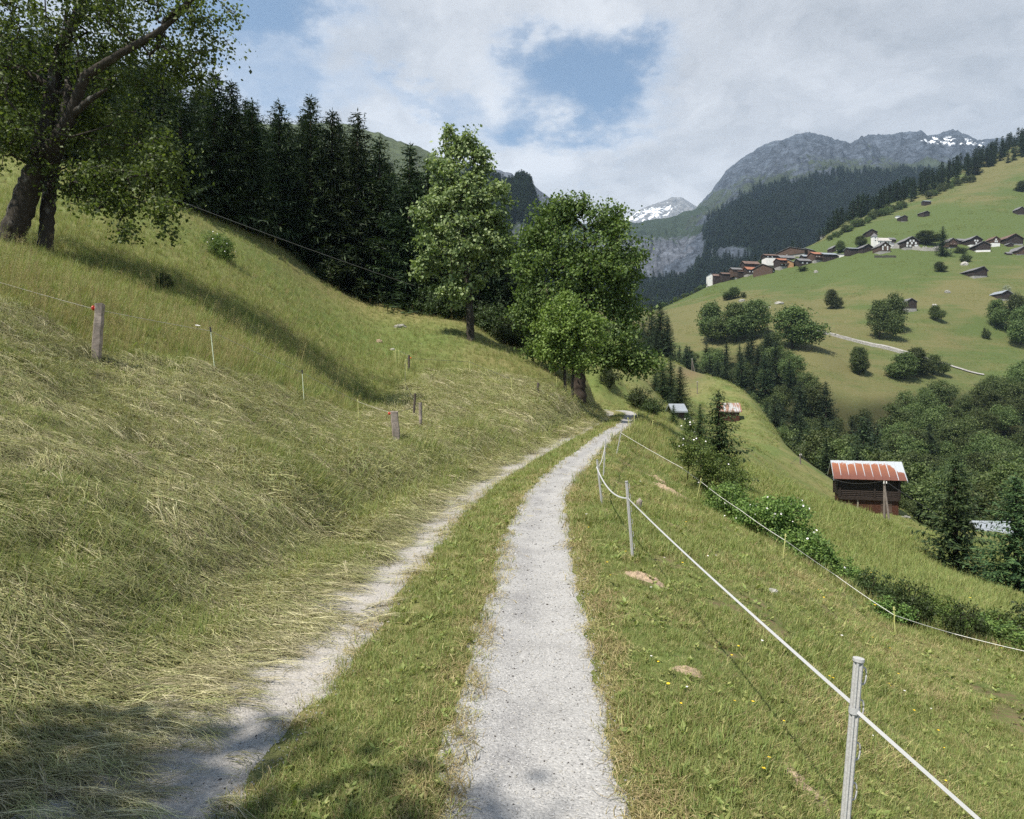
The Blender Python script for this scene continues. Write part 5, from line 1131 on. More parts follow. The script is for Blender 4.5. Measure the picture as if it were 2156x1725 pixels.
V(q1, 436, 520, 790, 850, "small shed with grey stone base below the tan roofed barn", m_dark, m_slate, False, .3, m_wall, .25, 8, cat="shed")
V(q1, 545, 762, 620, 700, "broad house with brown shingle roof above the lower village", m_dark, m_shing, False, rz=10, rf=.5, depth=.6)
V(q1, 575, 745, 692, 802, "house with reddish roof and three pale windows in the lower village", m_dark, m_tile, False, .12, m_wall, .36, 12, wins=((-.3, .5), (0, .5), (.28, .5)), depth=.8)
V(q1, 745, 1000, 665, 790, "wide barn with slate roof and warm brown gable in the lower village", m_brown, m_slate, True, 0, rf=.42, rz=-28, cat="barn", depth=1.3)
V(q1, 712, 890, 718, 795, "lean to shed with pinkish roof against the wide lower barn", m_dark, m_tile, False, rz=12, rf=.3, cat="shed", depth=.4)
V(q1, 815, 978, 530, 630, "house with white lower floor and brown roof above the lower village", m_dark, m_shing, False, .45, m_white, .25, 6, wins=((-.3, .4), (.1, .4)), depth=.8)
V(q1, 990, 1210, 545, 605, "dark house with wide grey roof in the middle village", m_dark, m_slate, False, rz=12, rf=.65, depth=.6, chimney=True)
V(q1, 980, 1130, 590, 735, "tall house with red tiled roof and stone base in the middle village", m_dark, m_tile, False, .25, m_wall, .22, 12, wins=((-.25, .35), (.15, .35)), balcony=True)
V(q1, 1062, 1238, 608, 708, "fresh light brown timber house with pale tin roof", m_light, m_tin, True, 0, rf=.42, rz=-30, wins=((-.15, .3),), depth=1.1)
V(q1, 1232, 1428, 590, 682, "dark house with slate roof right of the fresh timber house", m_dark, m_slate, False, rz=10, rf=.40, wins=((-.25, .5), (.1, .5)), depth=.7)
V(q1, 1150, 1522, 435, 548, "biggest barn of the village with long grey roof", m_brown, m_slate, True, .12, m_wall, .48, rz=-40, cat="barn", depth=1.5)
V(q1, 1300, 1500, 462, 540, "brown barn with grey roof joined to the biggest barn", m_brown, m_tin, True, 0, rf=.5, rz=-40, cat="barn", depth=1.0)
V(q1, 1290, 1425, 545, 600, "small house with pale roof below the biggest barn", m_dark, m_tin, False, rz=10, rf=.45, depth=.7)
V(q1, 1420, 1590, 505, 645, "house with bright orange tile roof in the middle village", m_brown, m_tile, False, .2, m_wall, .26, 10, wins=((-.3, .5), (-.05, .5), (.25, .5)), balcony=True)
V(q1, 1545, 1750, 517, 625, "dark barn with pale metal roof right of the orange roof", m_dark, m_tin, False, rz=8, rf=.3, cat="barn", depth=.8)
V(q1, 1655, 1770, 430, 512, "dark gabled house behind the pale roofed barn", m_dark, m_slate, True, 0, rf=.45, rz=10, wins=((.1, .4),))
V(q1, 1872, 2040, 450, 545, "dark barn with tin roof left of the church", m_dark, m_tin, False, rz=8, rf=.22, cat="barn", depth=.8)
V(q1, 2030, 2200, 420, 520, "dark gabled barn next to the church tower", m_dark, m_slate, True, 0, rf=.42, rz=10, cat="barn")
V(q1, 1532, 1590, 185, 226, "tiny dark hut with white base on the wooded ridge", m_dark, m_slate, True, .35, m_white, .35, cat="hut")
V(q2, 165, 316, 487, 574, "dark barn on the meadow above the church", m_dark, m_slate, True, 0, rf=.42, rz=-8, cat="barn", depth=.9)
V(q2, 312, 478, 642, 790, "brown house with windows and stone base in front of the church", m_brown, m_slate, True, .22, m_wall, .36, 6, ((-.22, .35), (.22, .35), (-.22, .8), (.22, .8), (0, 1.15)), chimney=True)
V(q2, 465, 530, 655, 722, "low white building joined to the house before the church", m_white, m_slate, False, 0, rf=.25, rz=6)
V(q2, 450, 545, 588, 660, "dark house at the end of the church roof", m_dark, m_slate, False, 0, rf=.4, rz=8)
V(q2, 620, 838, 575, 742, "big dark house with many white windows on a stone base", m_dark, m_slate, True, .20, m_wall, .34, 6, ((-.32, .2), (-.1, .2), (.25, .2), (.38, .2), (-.3, .65), (0, .65), (.28, .65), (-.1, 1.05), (.12, 1.05)), chimney=True)
V(q2, 546, 598, 312, 346, "small white hut on the upper meadow edge", m_white, m_tin, False, 0, rf=.3, cat="hut")
V(q2, 595, 692, 310, 392, "dark barn beside the small white hut on the upper meadow", m_dark, m_slate, True, .08, m_wall, .25, 5, cat="barn")
V(q2, 862, 970, 258, 330, "dark barn alone on the upper green meadow", m_dark, m_slate, True, 0, rf=.25, rz=18, cat="barn")
V(q2, 893, 988, 118, 182, "dark barn against the upper forest edge", m_dark, m_tin, False, 0, rf=.25, rz=8, cat="barn", depth=.8)
V(q2, 74, 128, 280, 303, "far hut with pinkish roof inside the upper trees", m_dark, m_shing, False, 0, rf=.5, cat="hut")
V(q2, 1180, 1318, 598, 728, "brown house with balcony right of the lone village spruce", m_brown, m_slate, True, .1, m_wall, .34, 8, ((-.2, .5), (.2, .5)), balcony=True)
V(q2, 1318, 1470, 597, 672, "dark house with grey roof second right of the village spruce", m_dark, m_slate, False, 0, rf=.42, rz=8, depth=.7)
V(q2, 1450, 1640, 568, 702, "dark gabled house with white base in the right village row", m_dark, m_slate, True, .18, m_white, .34, 6, ((-.1, .75), (.1, .75), (0, .3)))
V(q2, 1555, 1752, 645, 778, "dark barn with stone base and two openings below the village row", m_dark, m_slate, True, .2, m_white, .36, -6, cat="barn")
V(q2, 1735, 1862, 577, 708, "chestnut house with bright white ground floor", m_brown, m_shing, True, .38, m_white, .28, 5, ((-.1, .4), (.12, .4), (0, .95)))
V(q2, 1905, 2160, 550, 692, "large dark barn near the right edge of the village", m_dark, m_shing, True, .15, m_wall, .42, 5, cat="barn")
V(q2, 2040, 2260, 700, 815, "reddish brown barn cut by the right edge of the view", m_brown, m_slate, True, .1, m_wall, .5, 5, cat="barn")
V(q2, 1943, 2030, 662, 712, "low shed in front of the large right barn", m_dark, m_slate, True, 0, rf=.4, cat="shed")
V(q2, 1940, 2012, 770, 812, "little dark shed on a stone ledge near the right edge", m_dark, m_slate, False, 0, rf=.5, cat="shed")
V(q2, 1480, 1704, 965, 1112, "leaning roof hut on a pale stone footing below the right village", m_dark, m_slate, True, .22, m_wall, .34, 10, asym=.2, cat="barn")
V(q2, 1830, 2020, 1262, 1392, "hut with stone footing and white flowering shrub behind", m_dark, m_tin, True, .18, m_wall, .30, 12, cat="barn", dm=236)
V(q2, 643, 810, 1363, 1535, "dark hut standing on a high pale stone base", m_dark, m_slate, True, .28, m_wall, .24, 6, cat="barn", dm=236)
V(q2, 2073, 2175, 203, 306, "dark barn high on the meadow at the right edge", m_dark, m_slate, True, .06, m_wall, .3, 6, cat="barn")
V(q1, 890, 940, 752, 775, "small white van sized shed by the lower barn", m_white, m_tin, False, 0, rf=.2, cat="shed")
V(q1, 1762, 1835, 540, 580, "small white shed below the tree left of the church", m_white, m_slate, False, 0, rf=.25, cat="shed")
# church
p = hit(*q2(262, 700), 290); d = p[1]; s_ = .23191/1.39147/F*d
o = empty("village_church", p, math.radians(6)); tag(o, "small white church with pointed grey tower in the village", "church")
tw = 52*s_; th = 120*s_; MB().box((0, 0, th/2-1), (tw, tw, th+2)).build("tower", m_white, o)
sp_ = MB(); r = tw*.62; V4 = [(-r, -r, th-.05), (r, -r, th-.05), (r, r, th-.05), (-r, r, th-.05), (0, 0, th+46*s_)]
sp_.add(V4, [np.array([[0, 1, 4], [1, 2, 4], [2, 3, 4], [3, 0, 4]]), np.array([[3, 2, 1, 0]])]); so = sp_.build("spire", m_slate, o)
MB().tube(np.array([[0, 0, th+44*s_], [0, 0, th+56*s_]]), .12, 6).build("cross", m_cable, so)
for z in (.82, .55): MB().box((0, -tw/2-.03, th*z), (tw*.28, .1, 11*s_)).build("bell_opening", m_cable, o)
nl = 182*s_; nh = 62*s_; nx = tw/2+nl/2; nd = 70*s_; b = MB(); hx, hy = nl/2, nd/2
b.add([(nx-hx, -hy, -1), (nx-hx, -hy, nh), (nx-hx, 0, nh+40*s_), (nx-hx, hy, nh), (nx-hx, hy, -1), (nx+hx, -hy, -1), (nx+hx, -hy, nh), (nx+hx, 0, nh+40*s_), (nx+hx, hy, nh), (nx+hx, hy, -1)], [np.array([[0, 1, 2, 3, 4], [9, 8, 7, 6, 5]]), np.array([[0, 5, 6, 1], [9, 4, 3, 8]])]); b.build("nave_wall", m_white, o)
r = MB()
for sg in (-1, 1):
    e = sg*(hy+.4); V8 = [(nx+sx_*(hx+.3), yy, zz_) for sx_ in (-1, 1) for yy, zz_ in ((e, nh-.2), (0, nh+40*s_+.1), (0, nh+40*s_+.35), (e, nh+.05))]
    r.add(V8, np.array([[0, 1, 2, 3], [7, 6, 5, 4], [0, 4, 5, 1], [1, 5, 6, 2], [2, 6, 7, 3], [3, 7, 4, 0]]))
r.build("roof", plain("pale_stone_slab_roof", (.40, .37, .34), .85, .15, var=.2, scale=.6), o)
for k in range(3): MB().box((nx-hx*.6+k*hx*.6, -hy-.03, nh*.55), (.9, .1, 2.0)).build("window", m_cable, o)

def wall_line(name, pxs, dm, h, t, lab, mat, cat="wall", qf=None, kind=None):
    P = np.array([hit(*(qf(*q) if qf else q), dm) for q in pxs]); n = 40; f = np.linspace(0, len(P)-1, n)
    C = np.stack([np.interp(f, np.arange(len(P)), P[:, k]) for k in range(3)], 1); C[:, 2] = ground(C[:, 0], C[:, 1])
    T = np.gradient(C[:, :2], axis=0); T /= np.linalg.norm(T, axis=1)[:, None]; N = np.stack([-T[:, 1], T[:, 0]], 1)*t/2; rng = np.random.default_rng(int(h*10))
    zt = h*(1+.15*rng.normal(size=n)); rows = [np.stack([C[:, 0]-N[:, 0], C[:, 1]-N[:, 1], C[:, 2]-1], 1), np.stack([C[:, 0]-N[:, 0], C[:, 1]-N[:, 1], C[:, 2]+zt], 1), np.stack([C[:, 0]+N[:, 0], C[:, 1]+N[:, 1], C[:, 2]+zt], 1), np.stack([C[:, 0]+N[:, 0], C[:, 1]+N[:, 1], C[:, 2]-1], 1)]
    Vv = np.stack(rows, 1).reshape(-1, 3); i = np.arange(n-1)[:, None]*4; j = np.arange(3)[None]
    o = obj(name, Vv, [np.stack([i+j, i+j+1, i+j+5, i+j+4], -1).reshape(-1, 4), np.array([[0, 1, 2, 3], [4*n-1, 4*n-2, 4*n-3, 4*n-4]])], mat); return tag(o, lab, cat, kind=kind)
wall_line("stone_wall", [(485, 735), (650, 728), (760, 745), (900, 762), (1085, 764)], 290, 2.6, 1.0, "long low stone retaining wall under the big windowed house", m_wall, qf=q2)
wall_line("stone_wall", [(270, 845), (400, 842), (540, 846)], 290, 1.3, 1.2, "short dark stone bank below the house in front of the church", m_dstone, qf=q2)
wall_line("stone_wall", [(1700, 700), (1745, 706), (1790, 718), (1850, 732), (1905, 748)], 240, 1.2, 1.0, "stone retaining wall carrying the track across the far meadow", m_wall)
tr = [(1712, 698), (1745, 703), (1800, 717), (1865, 733), (1905, 744), (1950, 758), (2010, 775), (2072, 792)]
P = np.array([hit(a, b_, 240) for a, b_ in tr]); f = np.linspace(0, len(P)-1, 70); C = np.stack([np.interp(f, np.arange(len(P)), P[:, k]) for k in range(3)], 1)
T = np.gradient(C[:, :2], axis=0); T /= np.linalg.norm(T, axis=1)[:, None]; N = np.stack([-T[:, 1], T[:, 0]], 1); E = []
for q in (-.9, -.3, .3, .9): X, Y = C[:, 0]+N[:, 0]*q, C[:, 1]+N[:, 1]*q; E.append(np.stack([X, Y, ground(X, Y)+.5], 1))
Vv = np.stack(E, 1).reshape(-1, 3); i = np.arange(69)[:, None]*4; j = np.arange(3)[None]
tag(obj("farm_track", Vv, np.stack([i+j, i+j+1, i+j+5, i+j+4], -1).reshape(-1, 4), m_wall), "pale farm track crossing the far meadow", "track", kind='structure')
for px, py, w, h, lab in [(2030, 558, 16, 6, "pale boulder under the bush below the village"), (1995, 618, 12, 5, "flat grey boulder on the far meadow rib"), (1968, 651, 12, 9, "upright pale boulder above the stone based hut"), (1718, 575, 10, 5, "grey boulder in the thicket below the lower houses"), (1562, 635, 14, 5, "dark boulder on the rocky ledge"), (1640, 640, 22, 4, "pale scree stones on the far meadow"), (1615, 648, 16, 3, "low pale outcrop left on the far meadow")]:
    stone(px, py, 290, w, h, lab, "boulder", m_pale if 'pale' in lab else m_stone, int(px))
# ------------------------------------------------------------------ grass, hay, flowers and stones: scattered stuff
def blades(rng, n, h, w, spread, lean, seg=3, curl=.5, flat=0.0):
    base = rng.normal(size=(n, 2))*spread; a = rng.random(n)*6.283; H = h*rng.uniform(.5, 1.25, n); ln = lean*rng.random(n)+flat
    dr = np.stack([np.cos(a), np.sin(a)], 1); sd = np.stack([-dr[:, 1], dr[:, 0]], 1); Vs = []
    t = np.linspace(0, 1, seg+1)
    for k in t:
        out = H*(ln*k+curl*ln*k*k); up = H*k*np.sqrt(np.maximum(.05, 1-np.minimum(.9, ln*.6)*k))
        c = np.concatenate([base+dr*out[:, None], up[:, None]], 1); wk = w*(1-k)**.7*.5+w*.06
        s3 = np.concatenate([sd*wk, np.zeros((n, 1))], 1); Vs += [c-s3, c+s3]
    V = np.stack(Vs, 1).reshape(-1, 3); m = 2*(seg+1); i = np.arange(n)[:, None]*m+np.arange(seg)[None]*2
    return V, np.stack([i, i+1, i+3, i+2], -1).reshape(-1, 4)
def strands(rng, n, L, w, spread, ang, lift, seg=4):
    """cut stems lying more or less along +x"""
    P = np.stack([rng.normal(size=n)*spread, rng.normal(size=n)*spread*.6, lift*rng.random(n)], 1); a = rng.normal(size=n)*ang; Ln = L*rng.uniform(.4, 1.3, n); bend = rng.normal(size=n)*.5; arch = rng.random(n)*lift*.9
    Vs = []
    for k in np.linspace(0, 1, seg+1):
        th = a+bend*(k-.5); x = (k-.5)*Ln; c = P+np.stack([np.cos(th)*x, np.sin(th)*x, arch*np.sin(k*3.14)*1.5+rng.normal(size=n)*.002], 1)
        s3 = np.stack([-np.sin(th), np.cos(th), rng.normal(size=n)*.35], 1)*(w*.5*(1.05-k*.75))
        Vs += [c-s3, c+s3]
    V = np.stack(Vs, 1).reshape(-1, 3); m = 2*(seg+1); i = np.arange(n)[:, None]*m+np.arange(seg)[None]*2
    return V, np.stack([i, i+1, i+3, i+2], -1).reshape(-1, 4)
m_blade = foliage("meadow_blades", [(0.0972, 0.1296, 0.0346), (0.1922, 0.2225, 0.0670), (0.3348, 0.3132, 0.1296)], .30, .5, .2, .30, 6)
m_fresh = foliage("fresh_blades", [(0.0861, 0.1239, 0.0326), (0.1712, 0.2132, 0.0609), (0.2888, 0.2888, 0.1050)], .32, .5, .2, .30, 6)
m_straw = foliage("dry_blades", [(.17, .135, .058), (.28, .225, .105), (.42, .35, .19)], .25, .6, .15, .25, 6)
m_hay = foliage("cut_hay", [(.120, .114, .056), (.275, .255, .140), (.50, .445, .285)], .22, .55, .2, .33, 5)
m_hayg = foliage("cut_green_hay", [(.098, .120, .046), (.240, .240, .100), (.42, .385, .20)], .24, .55, .2, .33, 5)
m_brownhay = foliage('withered_hay', [(.10, .08, .042), (.22, .175, .098), (.40, .33, .20)], .2, .6, .15, .3, 5)
m_yel = plain("yellow_petals", (.75, .50, .03), .6, .2, var=.1)
LIB = bpy.data.collections.new("plant_kinds")                # sources for the scatter, not part of the scene itself
def kind(name, V, Fq, mat, coll):
    o = bpy.data.objects.new(name, mesh(name, V, Fq, mat)); coll.objects.link(o); return o
def kinds(name, lst):
    c = bpy.data.collections.new(name)
    for i, (V, Fq, m) in enumerate(lst): kind(f"{name}_{i:02d}", V, Fq, m, c)
    return c
GNT = {}
def scatter(name, lab, P, rot, scl, idx, coll):
    n = len(P); me = mesh(name, P, np.zeros((0, 3), int), [], attrs=dict(rot=('FLOAT_VECTOR', 'POINT', rot), scl=('FLOAT_VECTOR', 'POINT', scl), pick=('INT', 'POINT', idx)))
    o = link(bpy.data.objects.new(name, me)); tag(o, lab, "grass", kind='stuff')
    nt = bpy.data.node_groups.new(name, 'GeometryNodeTree'); nt.is_modifier = True
    nt.interface.new_socket('Geometry', in_out='INPUT', socket_type='NodeSocketGeometry'); nt.interface.new_socket('Geometry', in_out='OUTPUT', socket_type='NodeSocketGeometry')
    gi = nt.nodes.new('NodeGroupInput'); go = nt.nodes.new('NodeGroupOutput'); ip_ = nt.nodes.new('GeometryNodeInstanceOnPoints'); ci = nt.nodes.new('GeometryNodeCollectionInfo')
    ci.inputs['Collection'].default_value = coll; ci.inputs['Separate Children'].default_value = True; ci.inputs['Reset Children'].default_value = True
    def at(nm, ty):
        a = nt.nodes.new('GeometryNodeInputNamedAttribute'); a.data_type = ty; a.inputs[0].default_value = nm; return a.outputs[0]
    e2r = nt.nodes.new('FunctionNodeEulerToRotation'); nt.links.new(at('rot', 'FLOAT_VECTOR'), e2r.inputs[0])
    nt.links.new(gi.outputs[0], ip_.inputs['Points']); nt.links.new(ci.outputs[0], ip_.inputs['Instance']); ip_.inputs['Pick Instance'].default_value = True
    nt.links.new(at('pick', 'INT'), ip_.inputs['Instance Index']); nt.links.new(e2r.outputs[0], ip_.inputs['Rotation']); nt.links.new(at('scl', 'FLOAT_VECTOR'), ip_.inputs['Scale'])
    nt.links.new(ip_.outputs[0], go.inputs[0]); md = o.modifiers.new("scatter", 'NODES'); md.node_group = nt; return o
def eul(X, Z):
    """rotations whose local x runs along X and local z along Z"""
    Z = unit(Z); Y = unit(np.cross(Z, X)); X = np.cross(Y, Z); M = np.stack([X, Y, Z], -1)
    return np.stack([np.arctan2(M[:, 2, 1], M[:, 2, 2]), -np.arcsin(np.clip(M[:, 2, 0], -1, 1)), np.arctan2(M[:, 1, 0], M[:, 0, 0])], 1)
def cast(n, d0, d1, u0=-260, u1=2420, seed=0):
    r = np.random.default_rng(seed); u = r.uniform(u0, u1, n); d = np.exp(r.uniform(math.log(d0), math.log(d1), n)); x = (u-CX)/F*d
    s, _ = road_s(x, d); z = ground(x, d); return r, u, d, x, z, s
def visible(u, d, z): return (CY-F*z/d < 1800)
def lay(name, lab, coll, nk, r, u, d, x, z, keep, size, flow=None, tilt=.35, weights=None, sink=.01, anis=None, alt=None):
    q = np.where(keep & visible(u, d, z))[0]; n = len(q); nrm = gnormal(x[q], d[q])
    if flow is None:
        a = r.random(n)*6.283; X = np.stack([np.cos(a), np.sin(a), 0*a], 1); Z = unit(np.array([0, 0, 1.0])+tilt*nrm+r.normal(size=(n, 3))*.10)
    else:
        X = flow(x[q], d[q], nrm, r); Z = unit(nrm+r.normal(size=(n, 3))*.10)
    sc = (size(d[q], x[q], q)*r.uniform(.7, 1.35, n))[:, None]*np.ones(3)
    if anis is not None: sc = sc*anis(d[q])
    P = np.stack([x[q], d[q], z[q]-sink], 1)
    pick = r.choice(nk, n, p=weights)
    if alt is not None: pick = np.where(r.random(n) < alt[0](x[q], d[q]), r.choice(alt[1], n), pick)
    return scatter(name, lab, P, eul(X, Z), sc, pick, coll)
def downhill(x, y, nrm, r):
    g_ = nrm*np.array([1, 1, 0]); f = unit(g_+1e-6*np.array([1, 0, 0])); steep = np.clip(np.linalg.norm(g_, axis=1)*3.0, 0, 1)[:, None]
    swirl = np.stack([np.ones(len(x)), -.25+0*x, 0*x], 1)
    a = r.normal(size=len(x))*.33+.45*fbm(x*.9, y*.9, 3, 77); v = unit(f*steep+swirl*(1.15-steep))
    ca, sa = np.cos(a), np.sin(a); return np.stack([v[:, 0]*ca-v[:, 1]*sa, v[:, 0]*sa+v[:, 1]*ca, 0*ca], 1)
rk = np.random.default_rng(5)
C_short = kinds("short_grass", [(*blades(rk, 16, .075, .0055, .040, .8), m_fresh), (*blades(rk, 16, .085, .005, .045, .9), m_blade), (*blades(rk, 14, .07, .005, .04, 1.0), m_blade), (*blades(rk, 12, .065, .0045, .045, 1.3), m_straw), (*blades(rk, 16, .12, .006, .035, .7), m_fresh)])
C_tall = kinds("tall_grass", [(*blades(rk, 16, .26, .007, .05, .55), m_blade), (*blades(rk, 14, .30, .007, .06, .6), m_fresh), (*blades(rk, 14, .24, .006, .05, .7), m_straw)])
C_hay = kinds("hay_wisp", [(*strands(rk, 13, .30, .0052, .065, .22, .035), m_hay), (*strands(rk, 13, .36, .0055, .07, .18, .035), m_hayg), (*strands(rk, 11, .26, .0045, .07, .45, .045), m_hay), (*strands(rk, 9, .50, .006, .05, .12, .03), m_hay), (*strands(rk, 12, .24, .005, .07, .6, .05), m_hayg), (*blades(rk, 16, .09, .006, .05, 1.0), m_fresh), (*strands(rk, 22, .12, .0045, .07, 1.3, .022), m_hayg), (*strands(rk, 20, .09, .006, .08, 1.4, .022), m_brownhay), (*blades(rk, 16, .11, .006, .05, .9), m_blade)])
def seedhead(rng, n, h):
    Vs, Fs = blades(rng, n, h, .004, .05, .28, 4, .3); V2, F2 = [], []
    for k in range(n):
        tip = Vs[k*10+8:k*10+10].mean(0); m = 16; P = tip+np.stack([rng.normal(size=m)*.010, rng.normal(size=m)*.010, rng.uniform(-.11, .03, m)], 1)
        V2.append(P); 
    P = np.concatenate(V2); Vk, Fk = kites(P, rng.normal(size=P.shape)*.5+np.array([0, 0, 1.0]), rng.normal(size=P.shape), .022, .007)
    return np.concatenate([Vs, Vk]), np.concatenate([Fs, Fk+len(Vs)])
C_seed = kinds("seed_grass", [(*seedhead(rk, 4, .60), m_straw), (*seedhead(rk, 5, .50), m_straw), (*seedhead(rk, 3, .72), m_blade)])
def rosette(rng, n, l):
    a = rng.random(n)*6.283; T = np.stack([np.cos(a), np.sin(a), rng.uniform(.2, .9, n)], 1); return kites(np.zeros((n, 3))+rng.normal(size=(n, 3))*.012, T, np.stack([0*a, 0*a, 1+0*a], 1)+rng.normal(size=(n, 3))*.2, l*rng.uniform(.6, 1.2, n), l*.45, .05)
C_weed = kinds("broad_weed", [(*rosette(rk, 9, .075), m_fresh), (*rosette(rk, 7, .06), m_fresh), (*rosette(rk, 12, .05), m_blade)])
far_ = lambda d: np.clip(d/5.5, .75, None)**.62

r, u, d, x, z, s = cast(150000, 2.1, 62, seed=1)
nz = fbm(x*.8, d*.8, 3, 91)
right = (s > 1.31+.06*nz) & ~((u > 1400) & (d > 47)); mid = np.abs(s+.03) < .46+.10*fbm(x*2.2, d*2.2, 3, 92)
bare = (fbm(x*1.1, d*1.1, 3, 41) > .37+.1*r.random(len(u))) & (s > 1.9) & (d < 30)
lay("grazed_grass", "short grazed grass on the valley side of the track", C_short, 5, r, u, d, x, z, right & ~bare, lambda d, x, q: far_(d)*(.68+.5*np.clip(nz[q], -.3, 1)), weights=[.24, .25, .2, .26, .05], alt=(lambda x, d: smooth01(fbm(x*.8+3, d*.8, 4, 99), .06, .4)*.75, [3, 3, 2]))
r, u, d, x, z, s = cast(60000, 2.1, 55, u0=200, u1=1500, seed=2)
mid = np.abs(s+.06) < .43+.12*fbm(x*2.2, d*2.2, 3, 92); edge = np.abs(np.abs(s)-.45) < .10
lay("middle_strip_grass", "worn short grass on the strip between the wheel tracks", C_short, 5, r, u, d, x, z, mid & (r.random(len(u)) < .82), lambda d, x, q: far_(d)*.72, weights=[.25, .27, .2, .24, .04])
r, u, d, x, z, s = cast(42000, 2.1, 50, u0=300, u1=1500, seed=3)
fr = ((np.abs(s-1.36) < .12) | ((np.abs(s-.34) < .14) & (r.random(len(u)) < .6)) | ((np.abs(s+.53) < .08) & (r.random(len(u)) < .4))) & (r.random(len(u)) < .8)
C_edge = kinds("dry_edge_grass", [(*blades(rk, 14, .075, .0045, .05, 1.4), m_straw), (*strands(rk, 10, .16, .004, .06, 1.2, .04), m_straw), (*blades(rk, 10, .06, .005, .04, 1.2), m_blade)])
lay("dry_edge_grass", "bleached dry grass fringing the gravel tracks", C_edge, 3, r, u, d, x, z, fr, lambda d, x, q: far_(d)*.9)
# hay on the mown bank
r, u, d, x, z, s = cast(210000, 2.0, 58, u0=-260, u1=1300, seed=4)
nh = fbm(x*.7, d*.7, 4, 95); edge = -1.84+.12*smooth01(d, 4.2, 5.5)+.36*fbm(x*1.1, d*1.1, 3, 96)+.28*smooth01(d, 4.5, 6)
mow = (s < np.where(d < 30, edge, -1.2)) & (d < mown_edge(u)*1.01) & (u < 1262)
lay("cut_hay", "freshly cut hay lying combed down the mown left bank", C_hay, 9, r, u, d, x, z, mow, lambda d, x, q: far_(d)*(.72+.35*np.clip(nh[q], -.5, .8)+.34*smooth01(s[q], -4.2, -2.4)), downhill, weights=[.18, .24, .10, .10, .15, .05, .09, .05, .04], sink=.0, alt=(lambda x, d: smooth01(fbm(x*.75+9, d*.75, 4, 98), .04, .42)*.62, [5, 5, 8, 1]), anis=lambda d: np.stack([1+0*d, 1+0*d, 1.0+.6*(d > 9)], 1))
thin = (s >= -2.0) & (s < -.45) & (r.random(len(u)) < np.clip(.56-(s+1.42)*1.0, .02, .6)*.85*(.35+.9*smooth01(fbm(x*1.4, d*1.4, 3, 97), -.2, .3))*(.22+.78*smooth01(d, 4, 6)))
lay("hay_litter", "thin wisps of hay strewn over the left wheel track", C_hay, 5, r, u, d, x, z, thin, lambda d, x, q: far_(d)*.8, downhill, sink=-.008, weights=[.3, .2, .2, .2, .1])
# standing meadow above the bank, tall seeding grass along its brow
r, u, d, x, z, s = cast(60000, 7, 70, u0=-200, u1=1270, seed=5)
md = (s < -1.5) & (d > mown_edge(u)*.99) & (d < dE(u)*1.02)
lay("meadow_grass", "standing uncut meadow grass on the upper left slope", C_tall, 3, r, u, d, x, z, md, lambda d, x, q: np.clip(d/16, .55, 1.6)**.7*.75, weights=[.5, .3, .2])
r, u, d, x, z, s = cast(26000, 9, 62, u0=-150, u1=1270, seed=6)
dm_ = d/mown_edge(u); br = (s < -1.5) & (((dm_ > 1.0) & (dm_ < 1.30) & (u < 520) & (r.random(len(u)) < .55)) | ((dm_ > 1) & (d < dE(u)) & (r.random(len(u)) < .045)))
lay("seed_grass", "tall seeding grasses along the brow behind the bank rope", C_seed, 3, r, u, d, x, z, br, lambda d, x, q: np.clip(d/22, .75, 1.2))
# rank growth beyond the bend, on the shoulder and under the hedge
r, u, d, x, z, s = cast(36000, 9, 100, u0=1180, u1=2350, seed=7)
hd = np.interp(u, [1400, 1480, 1560, 1640, 1720, 1850, 2000, 2156, 2350], [30, 24, 21, 18.2, 16.7, 15.3, 14.1, 13.2, 12.6])
rank = (s > 1.6) & (((np.abs(d/hd-1) < .09) & (u > 1440)) | ((u > 1330) & (u < 1500) & (d > 30) & (d < 52)) | ((s > 1.4) & (d > 54) & (u < 1420)))
rank |= (d > 62) & (u > 1240) & (u < 1420) & (s > 1.5)
lay("rank_grass", "rank tall grass under the rose bushes and past the bend", C_tall, 3, r, u, d, x, z, rank, lambda d, x, q: np.clip(d/16, .8, 2.2)**.6*(.85+.1*(u[q] > 1700)), weights=[.4, .3, .3])
r, u, d, x, z, s = cast(36000, 16, 60, u0=1500, u1=2350, seed=8)
lay("slope_grass", "mown grass on the lower slope before the log barn", C_short, 5, r, u, d, x, z, (d > hd[0]*0+np.interp(u, [1400, 1560, 1720, 1850, 2156, 2350], [30, 22, 17.4, 15.9, 13.8, 13.5]))&(s > 2), lambda d, x, q: far_(d)*1.15, weights=[.25, .3, .2, .2, .05])
r, u, d, x, z, s = cast(9000, 2.1, 22, seed=9)
lay("weeds", "broad leaved weeds and clover among the grass", C_weed, 3, r, u, d, x, z, ((s > 1.3) | (np.abs(s) < .4) | (s < -2.2)) & (r.random(len(u)) < .5), lambda d, x, q: far_(d)*.72, sink=-.012)
r, u, d, x, z, s = cast(60000, 62, 215, u0=1380, u1=2350, seed=12)
vis = fbm(x*.2, d*.2, 3, 101)
lay("spur_grass", "mown grass on the meadow spur behind the barns", C_short, 5, r, u, d, x, z, (s > 8) & ((d < 95) | (u < 1640)) & (d > 46) & (bil(SOIL, u, d) < .35) & (r.random(len(u)) < .35+.8*vis), lambda d, x, q: d/26*(.8+.5*vis[q]), weights=[.2, .3, .2, .25, .05], sink=.03)
r, u, d, x, z, s = cast(110000, 232, 780, u0=1380, u1=2230, seed=13)
v2 = fbm(u*.02, np.log(d)*40, 4, 103); dryv = bil(DRY, u, d)
far_wt = (r.random(len(u)) < np.clip(.35+.9*v2, .04, .9)) & (bil(FOREST, u, d) < .4)
